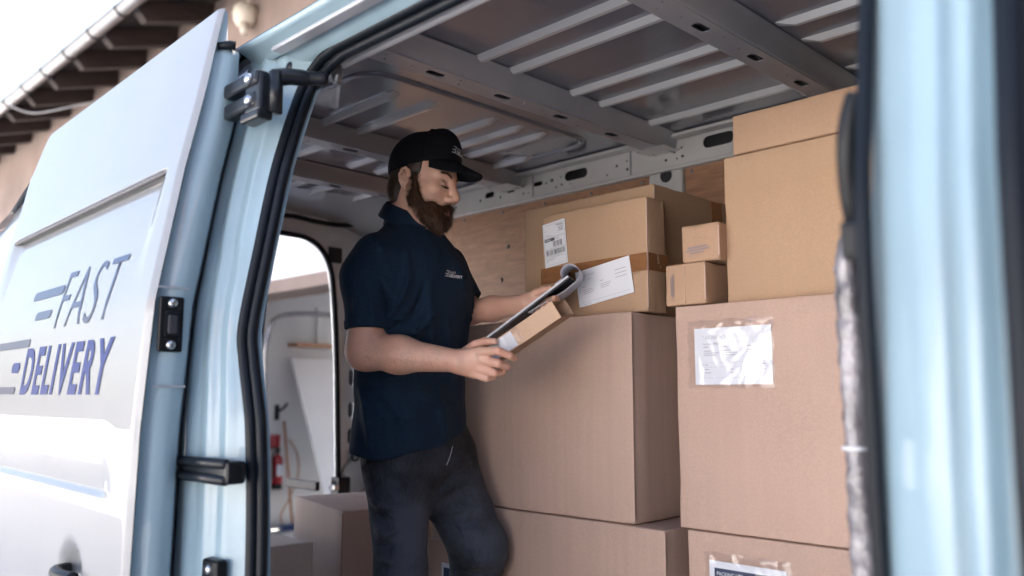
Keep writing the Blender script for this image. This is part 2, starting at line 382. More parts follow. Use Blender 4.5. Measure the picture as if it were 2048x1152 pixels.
# tiled roof slope with a wavy edge
nx = 821; V = []
for i in range(nx):
    x = -20+27*i/(nx-1); wv = .035*abs(math.sin(x*math.pi/.2))
    for j, (yy, zz) in enumerate(((2.50, 5.37), (3.6, 5.76), (4.9, 6.22))): V.append((x, yy+(.03*math.sin(x*math.pi/.2)**2 if j == 0 else 0), zz+wv))
o = pyd('roof', V, grid_faces(nx, 3), 'roof_tile', house, True); hpart(o)
# gutter: half-round channel on straps
GY, GZ2, GR = 2.50, 5.27, .085
V = []
gx = np.linspace(-20, 7, 42)
for x in gx:
    for k in range(13):
        a = math.pi*(1+k/12); V.append((x, GY+GR*math.cos(a), GZ2+GR*math.sin(a)))
    for k in range(13):
        a = math.pi*(2-k/12); V.append((x, GY+(GR-.006)*math.cos(a), GZ2+(GR-.006)*math.sin(a)))
gut = hpart(pyd('gutter', V, grid_faces(len(gx), 26)+[], 'zinc', house, True))
hpart(tube('gutter_bead', [(-20, GY-GR, GZ2), (7, GY-GR, GZ2)], .012, 'zinc', house, 8))
for i in range(20):
    x = -6.9-i*.86
    pts = [(x, GY+(GR+.004)*math.cos(a), GZ2+(GR+.004)*math.sin(a)) for a in np.linspace(math.pi*.98, math.pi*2.02, 12)]
    hpart(tube('gutter_strap', pts, .012, 'black_steel', house, 6))
hpart(tube('cable', smooth_path([(-13.6, 2.46, 5.15), (-13.3, 2.7, 5.02), (-12.6, 3.0, 5.02), (-11.9, 3.4, 5.1)], 8), .012, 'zinc', house, 6))

# wall lamp up by the eave
lp = ony(490, 34, 3.40)
lamp = empty('wall_lamp', 'cream outdoor lamp with a spout-like nozzle high on the beige wall', 'lamp', lp)
lathe('globe', [(0, .15), (.07, .145), (.12, .10), (.135, .03), (.12, -.05), (.085, -.10), (.05, -.12), (0, -.12)], 'lamp_cream', lamp, 24)
tube('nozzle', [(.02, -.01, -.08), (.07, -.04, -.17), (.10, -.05, -.23)], [.065, .05, .042], 'lamp_cream', lamp, 14)
lathe('base', [(0, -.10), (.09, -.10), (.10, -.07), (.10, 0), (0, 0)], 'lamp_cream', lamp, 20, axis='Y', loc=(0, .10, .05))
tube('conduit', [(0, .03, .12), (0, .06, .4)], .018, 'lamp_cream', lamp, 8)

# ---- things inside the garage doorway
WX = -9.2
ext = empty('fire_extinguisher', 'red fire extinguisher hanging on the white garage wall', 'extinguisher', (WX+.11, 4.40, -.08)); ext.scale = (.72, .72, .68)
lathe('cylinder', [(0, .0), (.075, .0), (.085, .02), (.085, .44), (.06, .50), (.028, .52), (.028, .56), (0, .56)], 'red_paint', ext, 24)
lathe('foot_ring', [(.086, -.06), (.09, -.06), (.09, .03), (.086, .03)], 'black_plastic', ext, 20)
box('valve', -.03, .03, -.03, .03, .55, .62, 'black_plastic', ext, .006)
box('lever', -.02, .02, -.12, .04, .62, .645, 'black_plastic', ext, .006)
tube('hose', smooth_path([(0, -.03, .58), (.02, -.10, .52), (.05, -.11, .3), (.06, -.09, .12)], 6), .012, 'black_plastic', ext, 8)
box('label_band', .0, .0875, -.05, .05, .17, .36, 'paper', ext, .002)
box('sign', -.105, -.095, -.09, .09, .62, .86, 'red_paint', ext, .002)
shelf = empty('wall_shelf', 'small wooden wall shelf with an upright bracket inside the garage', 'shelf', (WX, 4.9, 1.55))
box('board', .0, .22, -.35, .25, .0, .04, 'wood_handle', shelf, .004)
box('bracket', .0, .05, .03, .10, .042, .50, 'white_wall', shelf, .004)
pan = empty('white_panel', 'tall white board leaning against the garage wall', 'board', (WX+.5, 4.9, -.55))
V = [(.28, -.16, 0), (.28, .9, 0), (-.42, .9, 1.95), (-.42, -.36, 1.95)]; V += [(a+.03, b, c+.01) for a, b, c in V]
pyd('sheet', V, [(0, 1, 2, 3), (7, 6, 5, 4), (0, 4, 5, 1), (1, 5, 6, 2), (2, 6, 7, 3), (3, 7, 4, 0)], 'white_wall', pan)
def stick(name, label, pts, r, m, cat):
    o = tag(tube(name, [Vector(p)-Vector(pts[0]) for p in pts], r, m, None, 8), label, cat); o.location = pts[0]; return o
q = onx(586, 1028, WX+.4); q2 = onx(568, 842, WX+.06)
broom = empty('broom', 'wooden broom handle leaning beside the fire extinguisher', 'broom', (q[0], q[1], -.55))
tube('handle', [(0, 0, .02), tuple(Vector(q2)-Vector((q[0], q[1], -.55)))], .017, 'wood_handle', broom, 8)
box('head', -.05, .05, -.16, .16, .0, .06, 'blue_plastic', broom, .01)
q3 = onx(556, 820, WX+.03)
hook = empty('wall_hook', 'black hook on the garage wall above the broom', 'hook', q3)
tube('arm', smooth_path([(-.03, 0, 0), (.07, 0, .0), (.10, .04, .05), (.06, .08, .07)], 5), .016, 'black_plastic', hook, 8)
box('plate', -.03, -.018, -.03, .03, -.12, .06, 'black_plastic', hook, .004)
q4 = onx(578, 900, WX+.05)
cab = tag(tube('orange_cable', [Vector(p) for p in smooth_path([(0, 0, .12), (.02, .10, -.05), (.02, .12, -.3), (.02, .02, -.55), (.03, -.1, -.75), (.04, -.05, -.9)], 8)], .009, 'wood_handle', None, 6), 'orange cable hanging beside the extinguisher', 'cable'); cab.location = q4

# ---- building across the yard (seen in the paint of the sliding door)
opp = empty('yard_building', 'long pale stone building across the yard', 'building', (-10, -16, -.55))
OO = Vector((10, 16, .55))
def op(o): o.location = OO; return o
holes = [[(x, .3), (x+1.1, .3), (x+1.1, 1.7), (x, 1.7)] for x in (-24, -19, -6, -2)]+[[(-14, -.50), (-10.5, -.50), (-10.5, 2.3), (-14, 2.3)]]
me = plate_mesh([(-42, -.55), (12, -.55), (12, 4.6), (-42, 4.6)], holes, .4)
op(link('wall', xz_plate(me, -16), 'stone_wall', opp))
for x in (-24, -19, -6, -2): op(box('window', x, x+1.1, -16.1, -16.05, .3, 1.7, 'window_dark', opp))
op(box('gate', -14, -10.5, -16.1, -16.02, -.55, 2.3, 'white_wall', opp))
V = []
for i in range(451):
    x = -42+54.5*i/450
    for yy, zz in ((-15.5, 4.65), (-19.5, 6.3)): V.append((x, yy, zz+.03*abs(math.sin(x*math.pi/.3))+(.5 if False else 0)))
op(pyd('roof', V, grid_faces(451, 2), 'roof_tile', opp, True))

# ---- dark timber blocker, out of view, added to cut light from the +x side
light_blocker = empty('light_blocker', 'unseen dark timber blocker added at the side of the yard to cut light', 'light_blocker', (10.5, -5.5, -.55))
mat('blocker_wood', (.05, .04, .035), rough=.85, noise=(4, .3, 5, (6, 6, .6)))
for k in range(48): box('plank', -3.0+.002*(k % 3), -2.93, -8.7+k*.25, -4.2+k*.25+.243, 0, 4.6, 'blocker_wood', light_blocker, .006, 1)
for k in range(24): box('plank', -2.9+k*.25, -2.9+k*.25+.243, 3.22, 3.29+.002*(k % 3), 0, 4.6, 'blocker_wood', light_blocker, .006, 1)
V = [(-3.3, -9, 4.4), (-3.3, 3.7, 4.4), (0, 3.7, 6.6), (0, -9, 6.6), (3.3, -9, 4.4), (3.3, 3.7, 4.4)]
pyd('roof', V, [(0, 1, 2, 3), (3, 2, 5, 4)], 'roof_tile', light_blocker)
# ================================================================== VAN
van = empty('delivery_van', 'white delivery van with its side door slid open', 'van', (-1.9, .95, -.55))
VO = Vector((1.9, -.95, .55))
def vp(o): o.location = VO; return o           # van parts are built in world metres
zl = np.array((-.45, .0, .6, .9, 1.16, 1.26, 1.44, 1.59, 1.72, 1.82, 1.9))
yl = np.array((-.17, -.182, -.185, -.18, -.164, -.147, -.117, -.086, -.062, -.042, -.02))
def ydoor(z): return float(np.interp(z, zl, yl))
def ybody(z): return ydoor(z)+.115
Z0 = -.32
# floor, bulkhead, far side
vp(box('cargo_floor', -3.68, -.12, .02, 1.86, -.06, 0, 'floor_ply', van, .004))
vp(box('bulkhead', -.14, -.10, .06, 1.84, .002, 1.90, 'bulkhead_grey', van, .004))
vp(box('far_side', -3.68, -.15, 1.80, 1.95, -.3, 1.90, 'jamb_white', van, .01))
vp(box('sill', -1.60, -.25, -.06, .018, -.32, -.02, 'jamb_white', van, .015))
# wood lining with screws
def lining(x0, x1, z0, z1, name='wood_lining'):
    o = vp(box(name, x0, x1, 1.762, 1.778, z0, z1, 'plywood', van, .002))
    for zz in (z1-.018,):
        n = max(2, int((x1-x0)/.22))
        for k in range(n):
            s = lathe('screw', [(0, -.006), (.004, -.005), (.0075, -.002), (.0075, 0)], 'zinc', o, 10, (x0+.03+(x1-x0-.06)*k/(n-1), 1.762, zz), 'Y')
    return o
lining(-3.45, -1.86, .02, 1.796); lining(-1.70, -.3, .02, 1.80)
for x, z in ((-2.62, 1.62), (-2.98, 1.52), (-2.66, 1.475), (-2.9, 1.33)):
    vp(lathe('screw', [(0, -.007), (.005, -.006), (.009, -.002), (.009, 0)], 'zinc', van, 10, (x, 1.762, z), 'Y'))
vp(box('side_post', -1.855, -1.705, 1.752, 1.80, .02, 1.81, 'rail_white', van, .012))
vp(lathe('post_hole', [(0, -.002), (.02, -.002), (.024, -.004), (.026, 0)], 'cavity', van, 16, (-1.775, 1.752, 1.782), 'Y'))
# upper side rail with its punched holes
RZ0, RZ1 = 1.812, 1.905
holes = []
def zpt(u, v): p = ony(1000+u/2.844, v/2.844, 1.745); return p[0], p[2]
for u, v, wd, h in ((1243, 793, 180, 82), (433, 992, 130, 76), (217, 1046, 50, 36), (64, 1084, 45, 34)):
    x, z = zpt(u, v); x2, _ = zpt(u+wd/2, v); x1, _ = zpt(u-wd/2, v)
    holes.append(oval(x, z, x2-x1, min(h/2.844*.00155, .05)))
for u, v, s, r in ((940, 862, 13, 0), (993, 866, 17, 0), (1034, 840, 14, 0), (1040, 888, 17, 0), (945, 912, 17, 0), (1008, 902, 12, 0), (665, 945, 17, 0), (722, 917, 11, 0), (726, 963, 17, 0), (612, 996, 12, 0),
                   (297, 1026, 22, 0), (348, 1007, 11, 0), (265, 1043, 12, .78), (322, 1065, 13, .78), (353, 1050, 14, 0), (401, 1044, 10, 0), (130, 1060, 10, 0), (135, 1101, 14, 0), (165, 1100, 10, 0)):
    x, z = zpt(u, v); k = s/2.844*.0016; holes.append(rect(x, z, k*1.15, k, r))
for k, dx in enumerate((-2.72, -3.02, -3.3)):
    holes.append(oval(dx, 1.866, .06, .026)); holes.append(rect(dx-.06, 1.85, .012, .012)); holes.append(rect(dx+.07, 1.845, .010, .012)); holes.append(rect(dx+.05, 1.88, .009, .009))
holes = [h for h in holes if min(p[1] for p in h) > RZ0+.004 and max(p[1] for p in h) < RZ1-.004 and max(p[0] for p in h) < -.5]
me = plate_mesh([(-3.62, RZ0), (-.2, RZ0), (-.2, RZ1), (-3.62, RZ1)], holes, .004)
rail = vp(link('side_rail', xz_plate(me, 1.745), 'rail_white', van))
vp(box('rail_back', -3.62, -.2, 1.785, 1.799, RZ0-.01, RZ1+.01, 'cavity', van))
vp(box('rail_ledge', -3.62, -.2, 1.735, 1.799, RZ0-.016, RZ0-.002, 'rail_white', van, .004))
vp(box('rail_lip', -3.62, -.2, 1.700, 1.799, RZ1+.002, RZ1+.014, 'rail_white', van, .003))
for x in (-1.93, -1.47, -2.45): vp(box('rail_joint', x-.004, x+.004, 1.741, 1.7425, RZ0, RZ1, 'beam_grey', van))
# ceiling sheet with pressed ribs
def zc(y): return 1.928-.10*max(0, (.42-y))**1.3-.10*max(0, (y-1.62))**1.3
ny, nxx = 24, 40; V = []
for i in range(nxx):
    x = -3.66+3.5*i/(nxx-1)
    for j in range(ny):
        y = .20+1.58*j/(ny-1); V.append((x, y, zc(y)))
ceil_o = vp(pyd('ceiling_panel', V, [f[::-1] for f in grid_faces(nxx, ny)], 'ceiling_grey', van, True))
def rib(x0, x1, y, wd=.030, h=.017, taper=.035):
    V = []
    for x, hh in ((x0, 0.0005), (x0+taper, h), (x1-taper, h), (x1, .0005)):
        z = zc(y)
        V += [(x, y-wd*.62, z+.001), (x, y-wd*.22, z-hh), (x, y+wd*.22, z-hh), (x, y+wd*.62, z+.001)]
    F = grid_faces(4, 4); o = pyd('rib', V, F, 'rib_highlight', ceil_o, False)
    return o
for y in (.45, .737, .870, 1.138, 1.283, 1.56): rib(-1.71, -1.105, y, taper=.012)
for y in (.45, .60, 1.138, 1.283, 1.56): rib(-1.0, -.62, y, taper=.05); rib(-.60, -.2, y)
for y, x0, x1 in ((.741, -2.56, -2.10), (.89, -2.55, -2.08), (1.14, -2.42, -2.06), (1.268, -2.43, -2.055), (1.385, -2.49, -2.05), (1.57, -2.58, -2.30)): rib(x0, x1, y)
for y in (.5, .74, .89, 1.14, 1.28, 1.5): rib(-2.95, -2.70, y, taper=.02); rib(-3.58, -3.20, y, taper=.03)
# long rounded pressing around the rear bay
pts = []
for (cx, cy, a0) in ((-2.10, 1.50, 0), (-2.50, 1.50, 90), (-2.50, .66, 180), (-2.10, .66, 270)):
    for k in range(7):
        a = math.radians(a0+90*k/6); pts.append((cx+.10*math.cos(a), cy+.10*math.sin(a), zc(1.0)+.006))
ob = tube('rib', pts, .016, 'ceiling_grey', ceil_o, 8, True)
# cross beams, hollow hat section with oval holes
def beam(xc, y0=.24, y1=1.742, hw=.072, drop=.055, wb=.045):
    zt = 1.924; zb = zt-drop; 
    V = []
    ys = np.linspace(y0, y1, 16)
    prof = ((-hw, 0), (-wb-.012, -.008), (-wb, -drop), (-wb+.012, -drop-.002))
    for y in ys:
        c = zc(y)-1.928
        for dx, dz in prof: V.append((xc+dx, y, zt+dz+c))
    n1 = len(V); F = grid_faces(16, 4)
    for y in ys:
        c = zc(y)-1.928
        for dx, dz in prof: V.append((xc-dx, y, zt+dz+c))
    F += [tuple(n1+k for k in f) for f in grid_faces(16, 4)]
    o = vp(pyd('roof_beam', V, F, 'beam_grey', van, True))
    holes = []
    k = 0; y = y0+.12
    while y < y1-.10:
        holes.append(oval(0, y, .026, .062)); 
        for dy, dxx in ((.085, .012), (.10, -.014), (-.085, .0)):
            if y+dy < y1-.03: holes.append(oval(dxx, y+dy, .0075, .0075, 2))
        y += .265
    me = plate_mesh([(-wb+.010, y0), (wb-.010, y0), (wb-.010, y1), (-wb+.010, y1)], holes, .003)
    me = place_mesh(me, lambda c: (xc+c.x, c.y, zb-.0025+c.z))
    link('web_plate', me, 'beam_grey', o)
    box('inner_web', xc-wb, xc+wb, y0, y1, zt-.012, zt-.008, 'cavity', o)
    box('end_bracket', xc-wb-.02, xc+wb+.02, y1-.10, y1+.001, zb-.006, zb-.0042, 'rail_white', o)
    return o
for xc in (-1.075, -1.77, -2.57, -3.07): beam(xc)
# near header inside: closes between ceiling and door header
V = []; xs = np.linspace(-3.2, -.16, 12)
hp = ((.125, 1.700), (.135, 1.76), (.17, 1.83), (.22, 1.888), (.26, 1.912))
for x in xs:
    for y, z in hp: V.append((x, y, z))
vp(pyd('inner_header', V, grid_faces(12, 5), 'ceiling_grey', van, True))
# roof skin outside
rp = ((.022, 1.742), (.06, 1.772), (.12, 1.815), (.2, 1.868), (.35, 1.95), (.6, 2.015), (1.0, 2.04), (1.5, 2.01), (1.8, 1.93), (1.95, 1.80))
V = []
for x in np.linspace(-3.72, 1.2, 20):
    for y, z in rp: V.append((x, y, z-.16*min(max((-3.05-x)/.5, 0), 1)**2))
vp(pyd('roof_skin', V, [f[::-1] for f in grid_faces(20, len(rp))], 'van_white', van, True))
# door header: from the seal outwards with a drip groove
hp = ((.128, 1.700), (.100, 1.702), (.088, 1.714), (.076, 1.722), (.072, 1.718), (.066, 1.716), (.060, 1.722), (.045, 1.732), (.030, 1.738), (.020, 1.742), (.022, 1.752))
xs = np.linspace(-1.74, -.16, 24); V = []
for x in xs:
    for y, z in hp: V.append((x, y, z))
vp(pyd('door_header', V, grid_faces(24, len(hp)), 'jamb_white', van, True))
vp(box('drip_moulding', -1.62, -.16, .036, .066, 1.712, 1.722, 'beam_grey', van, .004))
for (y, z, r) in ((.150, 1.702, .009), (.178, 1.706, .011)):
    vp(tube('door_track', [(-1.60, y, z), (-.2, y, z)], r, 'rail_white', van, 10))
vp(lathe('track_roller', [(0, -.02), (.010, -.02), (.012, 0), (.010, .02), (0, .02)], 'zinc', van, 12, (-1.55, .16, 1.675)))
# rear door post (rear edge of the side opening), lofted in z with ribs
SEAL = [(-1.527, -.012, -.02), (-1.527, -.012, .629), (-1.545, -.012, .88), (-1.566, -.011, .965), (-1.592, -.010, 1.045), (-1.602, -.008, 1.111), (-1.600, .018, 1.269), (-1.599, .053, 1.457), (-1.594, .098, 1.62), (-1.565, .112, 1.675), (-1.50, .112, 1.70), (-1.40, .112, 1.705), (-.9, .112, 1.705), (-.45, .112, 1.705), (-.375, .112, 1.68), (-.349, .10, 1.62), (-.349, .053, 1.457), (-.349, .018, 1.269), (-.347, -.008, 1.1), (-.345, -.012, .6), (-.345, -.012, -.02)]
SZ = np.array([p[2] for p in SEAL[:10]]); SX = np.array([p[0] for p in SEAL[:10]]); SY = np.array([p[1] for p in SEAL[:10]])
zs = np.concatenate([np.linspace(-.3, 1.5, 46), np.linspace(1.53, 1.735, 8)]); V = []
NPR = 26
for z in zs:
    sx = float(np.interp(z, SZ, SX)); sy = float(np.interp(z, SZ, SY)); xe, ye = -1.752, ybody(z)+.004
    for k in range(NPR):
        t = k/(NPR-1)
        x = sx+.012+(xe-sx-.012)*t
        y = (sy+.03)*(1-t)**2.2+(ye)*(1-(1-t)**2.2)
        g = 0
        for c0, wd, am in ((.36, .035, .007), (.50, .03, -.007), (.60, .03, .006), (.74, .04, -.006), (.86, .03, .007)):
            sh = .03*math.sin(z*2.4+c0*5)
            if z > 1.30: sh += .05
            elif z > 1.26: sh += .05*(z-1.26)/.04
            g += am*math.exp(-((t-c0-sh)/wd)**2)
        if z < .80: g *= .3+.7*max(0, (z-.5)/.3)
        V.append((x, y-g, z))
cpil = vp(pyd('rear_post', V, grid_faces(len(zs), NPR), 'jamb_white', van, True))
box('catch_plate', -1.640, -1.580, -.062, -.034, .575, .655, 'black_plastic', cpil, .010, 3)
lathe('bolt', [(0, -.004), (.008, -.004), (.010, 0)], 'steel', cpil, 12, (-1.610, -.0625, .636), 'Y')
box('catch_tongue', -1.627, -1.595, -.076, -.060, .585, .606, 'black_steel', cpil, .005)
vp(lathe('plug', [(0, -.004), (.010, -.003), (.012, 0)], 'black_plastic', van, 14, (-1.573, .055, 1.668), 'Y'))
# quarter panel behind the opening
V = []; zs2 = np.linspace(-.3, 1.745, 30)
for x in np.linspace(-1.75, -3.72, 14):
    for z in zs2: V.append((x, ybody(z), min(z, 1.745-.16*min(max((-3.05-x)/.5, 0), 1)**2)))
vp(pyd('quarter_panel', V, [f[::-1] for f in grid_faces(14, 30)], 'van_white', van, True))
V = []
for x in (-1.60, -3.66):
    for z in zs2: V.append((x, max(.03, ybody(z)+.085), z))
vp(pyd('inner_lining', V, grid_faces(2, 30), 'ceiling_grey', van, True))
# rubber door seal, two lobes round the opening
sp = smooth_path(SEAL, 6)
vp(tube('door_seal', [p+Vector((.006 if p.x > -.42 else (-.008 if p.x < -1.5 else 0), 0, 0)) for p in sp], [.0115 if p.x < -.5 else .0085 for p in sp], 'black_rubber', van, 12))
vp(tube('inner_seal', [p+Vector((.010 if p.x < -1.45 else 0, .012, -.018 if p.z > 1.66 else 0)) for p in sp if p.x < -.46], .0105, 'black_rubber', van, 12))
# front post
prof = ((-.352, .03), (-.338, -.002), (-.312, -.022), (-.285, -.046), (-.262, -.060), (-.2535, -.060), (-.2505, -.050), (-.2465, -.052), (-.240, -.066), (-.228, -.074), (-.221, -.072), (-.217, -.056), (-.208, -.050), (-.2005, -.058), (-.196, -.085), (-.191, -.100), (-.184, -.098))
zs3 = np.linspace(-.3, 1.74, 40); V = []
for z in zs3:
    for k, (x, y) in enumerate(prof):
        t = k/(len(prof)-1); b = .018*math.exp(-((z-.55)/.28)**2)*(1 if .55 < t < .85 else 0)
        V.append((x-b*.4, y+(ybody(z)-ybody(.9))*.9+.0*b, z))
vp(pyd('front_post', V, [f[::-1] for f in grid_faces(40, len(prof))], 'jamb_white', van, True))
vp(tube('front_door_seal', [(-.187, -.095+(ybody(z)-ybody(.9))*.9, z) for z in zs3], .012, 'black_rubber', van, 10))
V = []
for x in (-.180, 1.0):
    for z in zs3: V.append((x, ybody(z)-.035, z))
vp(pyd('front_door_panel', V, grid_faces(2, 40), 'black_plastic', van, True))
gh = [P(u, v, d) for u, v, d in ((1712, 190, .95), (1700, 235, .95), (1694, 300, .95), (1698, 370, .955), (1708, 430, .96), (1716, 462, .97))]
vp(tube('grab_handle', smooth_path(gh, 6), .0115, 'black_plastic', van, 12))
vp(box('handle_mount', -.392, -.352, .05, .09, 1.115, 1.16, 'black_plastic', van, .008))
# rear portal with rounded opening, seal, jamb holes
op_out = [(.12, -.2), (1.86, -.2), (1.86, 1.96), (.62, 1.96), (.40, 1.86), (.20, 1.62), (.12, 1.4)]
hole = [(.22, .0), (1.625, .0), (1.615, .45), (1.585, 1.15), (1.555, 1.50), (1.53, 1.62), (1.48, 1.70), (1.40, 1.745), (1.25, 1.755), (.66, 1.755), (.52, 1.73), (.40, 1.62), (.30, 1.4), (.23, 1.0)]
hs = [hole]
for z, wd, h in ((1.505, .045, .075), (1.06, .05, .095), (.894, .05, .085), (.762, .05, .085)): hs.append(oval(1.688, z, wd, h))
hs += [oval(1.60, 1.385, .012, .012, 2), oval(1.612, 1.30, .012, .012, 2), oval(1.64, 1.86, .02, .02, 3), oval(1.60, 1.85, .014, .014, 3), oval(1.3, 1.86, .012, .012, 2)]
me = plate_mesh(op_out, hs, .03)
rf = vp(link('rear_frame', place_mesh(me, lambda c: (-3.69+c.z, c.x, c.y)), 'frame_white', van))
box('frame_back', -3.76, -3.73, 1.655, 1.73, .5, 1.8, 'cavity', rf)
tube('rear_seal', smooth_path([(-3.672, a, b) for a, b in hole[1:]], 4), .014, 'black_rubber', rf, 10)
box('corner_slot', -3.674, -3.668, 1.52, 1.60, 1.64, 1.72, 'cavity', rf, .002)
jr = vp(tube('wiring_loom', smooth_path([(-3.64, 1.16, 1.822), (-3.63, 1.28, 1.836), (-3.63, 1.42, 1.828), (-3.63, 1.56, 1.830), (-3.63, 1.66, 1.848)], 6), .012, 'black_plastic', van, 10))
tube('grommet', [(-3.65, 1.11, 1.832), (-3.64, 1.21, 1.830)], .026, 'black_plastic', jr, 12)
tube('plug_end', [(-3.65, 1.66, 1.845), (-3.64, 1.74, 1.862)], .022, 'black_plastic', jr, 12)
tube('clamp_ring', [(-3.65, 1.645, 1.842), (-3.65, 1.66, 1.846)], .026, 'wood_handle', jr, 12)
hk = vp(tube('lashing_ring', [(-3.655, 1.655+.022*math.cos(a), 1.215+.03*math.sin(a)) for a in np.linspace(0, 2*math.pi, 14)[:-1]], .005, 'black_steel', van, 8, True))
vp(tube('ring_stud', [(-3.675, 1.655, 1.25), (-3.645, 1.655, 1.25)], .014, 'black_plastic', van, 10))
vp(tube('lashing_ring', [(-3.655, 1.70+.022*math.cos(a), .665+.026*math.sin(a)) for a in np.linspace(0, 2*math.pi, 14)[:-1]], .005, 'black_steel', van, 8, True))
vp(tube('ring_stud', [(-3.675, 1.695, .685), (-3.645, 1.695, .685)], .016, 'black_plastic', van, 10))
ck = vp(box('door_check_arm', -3.98, -3.70, 1.50, 1.525, .500, .545, 'black_steel', van, .006))
box('check_block', -3.70, -3.63, 1.585, 1.66, .475, .565, 'black_steel', ck, .01)
box('check_pin', -3.67, -3.62, 1.555, 1.585, .505, .53, 'steel', ck, .005)
lathe('lamp_bulge', [(0, -.035), (.05, -.03), (.085, -.012), (.095, 0)], 'rail_white', rf, 20, (0, 0, 0), 'X').location = (-3.66, 1.72, .56)
# wheels below the sills
for x in (-2.9,):
    wl = vp(lathe('wheel', [(.0, -.10), (.20, -.10), (.21, -.08), (.33, -.10), (.345, -.06), (.345, .06), (.33, .10), (0, .10)], 'tyre', van, 28, (x, .12, -.21), 'Y'))
    lathe('rim', [(0, -.11), (.14, -.108), (.20, -.095), (.20, -.08)], 'zinc', wl, 24, (x, .12, -.21), 'Y')

# ---- sliding door (slid back, stands off the body)
DROT = math.radians(-1.8)
DX0, DX1, DT = -1.70, -3.06, 1.812
def sm(a, b, t): t = min(max((t-a)/(b-a), 0), 1); return t*t*(3-2*t)
def door_y(x, z):
    y = ydoor(z)
    # pressed panel between two creases
    up = (1-min(max((z-1.450)/.005, 0), 1))*math.exp(-max(1.450-z, 0)/.11)*sm(-1.768, -1.83, x)
    dn = min(max((z-.760)/.012, 0), 1)*math.exp(-max(z-.772, 0)/.09)*sm(-1.80, -1.90, x)
    y += (.021*up+.013*dn)*sm(-3.02, -2.95, x)
    # cup round the handle
    r = math.hypot((x+2.03)/.085, (z-.585)/.07); y += .030*(1-sm(.55, 1.0, r))
    return y
xs = np.concatenate([[DX0, DX0-.004, DX0-.012], np.linspace(-1.72, -3.03, 110), [-3.048, DX1]])
zs4 = np.concatenate([np.linspace(-.32, .45, 12), np.concatenate([np.linspace(.47, .75, 22), [.757, .760, .766, .772, .774, .78, .79, .80]]), np.linspace(.82, 1.42, 26), np.array((1.43, 1.44, 1.446, 1.449, 1.450, 1.4525, 1.455, 1.456, 1.46, 1.47, 1.48)), np.linspace(1.5, DT, 22)])
def top_clip(x): return DT-.30*sm(-2.93, -3.06, x)**2*.45
V = []
for x in xs:
    for z in zs4:
        zz = min(z, top_clip(x))
        ed = .010*(1-sm(0, .014, DX0-x))
        V.append((x, door_y(x, zz)+ed, zz))
nO = len(V); F = grid_faces(len(xs), len(zs4)); F = [f[::-1] for f in F]
# hem and front edge face, lofted over z
eprof = ((.0, .012), (-.012, .016), (-.014, .030), (-.004, .040), (.0, .060), (-.002, .085), (-.02, .096), (-.30, .096))
for z in zs4:
    for dx, dy in eprof:
        tp = .02*sm(1.70, DT, z)
        V.append((DX0+dx-tp*.6*(dy > .03), ydoor(z)+dy*(1-.35*sm(1.55, DT, z)), min(z, DT-.09*(dy > .03)*1.0+0*z) if z > DT-.09 and dy > .03 else z))
F += [tuple(nO+k for k in f) for f in grid_faces(len(zs4), len(eprof))]
me = bpy.data.meshes.new('sliding_door'); me.from_pydata(V, [], F); me.update()
for p in me.polygons: p.use_smooth = True
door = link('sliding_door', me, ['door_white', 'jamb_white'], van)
for i, p in enumerate(me.polygons):
    if i >= (len(xs)-1)*(len(zs4)-1): p.material_index = 1
door.location = VO
door['label'] = 'white sliding door with blue FAST DELIVERY lettering'
pv = Vector((DX0, ydoor(1.0), 0)); R4 = Matrix.Translation(pv) @ Matrix.Rotation(DROT, 4, 'Z') @ Matrix.Translation(-pv)
door.matrix_local = Matrix.Translation(VO) @ R4
def dp(o): return o                               # door parts share the door's frame
V = []
for x in (-1.72, DX1):
    for z in zs2: V.append((x, ydoor(z)+.096, min(z, DT-.1)))
dp(pyd('inner_panel', V, grid_faces(2, 30), 'ceiling_grey', door, True))
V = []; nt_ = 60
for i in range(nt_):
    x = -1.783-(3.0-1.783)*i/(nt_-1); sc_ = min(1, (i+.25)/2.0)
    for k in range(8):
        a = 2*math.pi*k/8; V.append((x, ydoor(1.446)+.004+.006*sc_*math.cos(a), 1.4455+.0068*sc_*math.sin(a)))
pyd('crease_shade', V, grid_faces(nt_, 8)+[(i*8+7, (i+1)*8+7, (i+1)*8, i*8) for i in range(nt_-1)], 'shade_grey', door, True)  # dark strip stands in for the shaded underside of the pressed step
# latch on the front edge
lt = box('latch_plate', DX0-.004, DX0+.006, -.146, -.096, 1.056, 1.168, 'black_plastic', door, .005, 3)
lt2 = box('latch_mouth', DX0+.004, DX0+.010, -.136, -.104, 1.085, 1.138, 'black_steel', door, .004)
box('latch_claw', DX0+.006, DX0+.016, -.130, -.112, 1.092, 1.130, 'cavity', door, .003)
for z in (1.070, 1.154):
    lathe('bolt', [(.0, .008), (.006, .008), (.0095, .004), (.0095, 0)], 'steel', door, 14, (DX0+.006, -.121, z), 'X')
for z in (1.185, .985): box('edge_seam', DX0-.001, DX0+.0015, -.150, -.085, z, z+.004, 'beam_grey', door)
tube('bumper', [(DX0-.01, -.045, 1.725), (DX0+.004, -.022, 1.73), (DX0+.008, -.012, 1.73)], [.008, .010, .010], 'black_rubber', door, 10)
# handle in its cup
tube('handle', smooth_path([(-2.09, -.168, .585), (-2.075, -.198, .585), (-2.02, -.205, .585), (-1.965, -.195, .585)], 6), .014, 'black_plastic', door, 10)
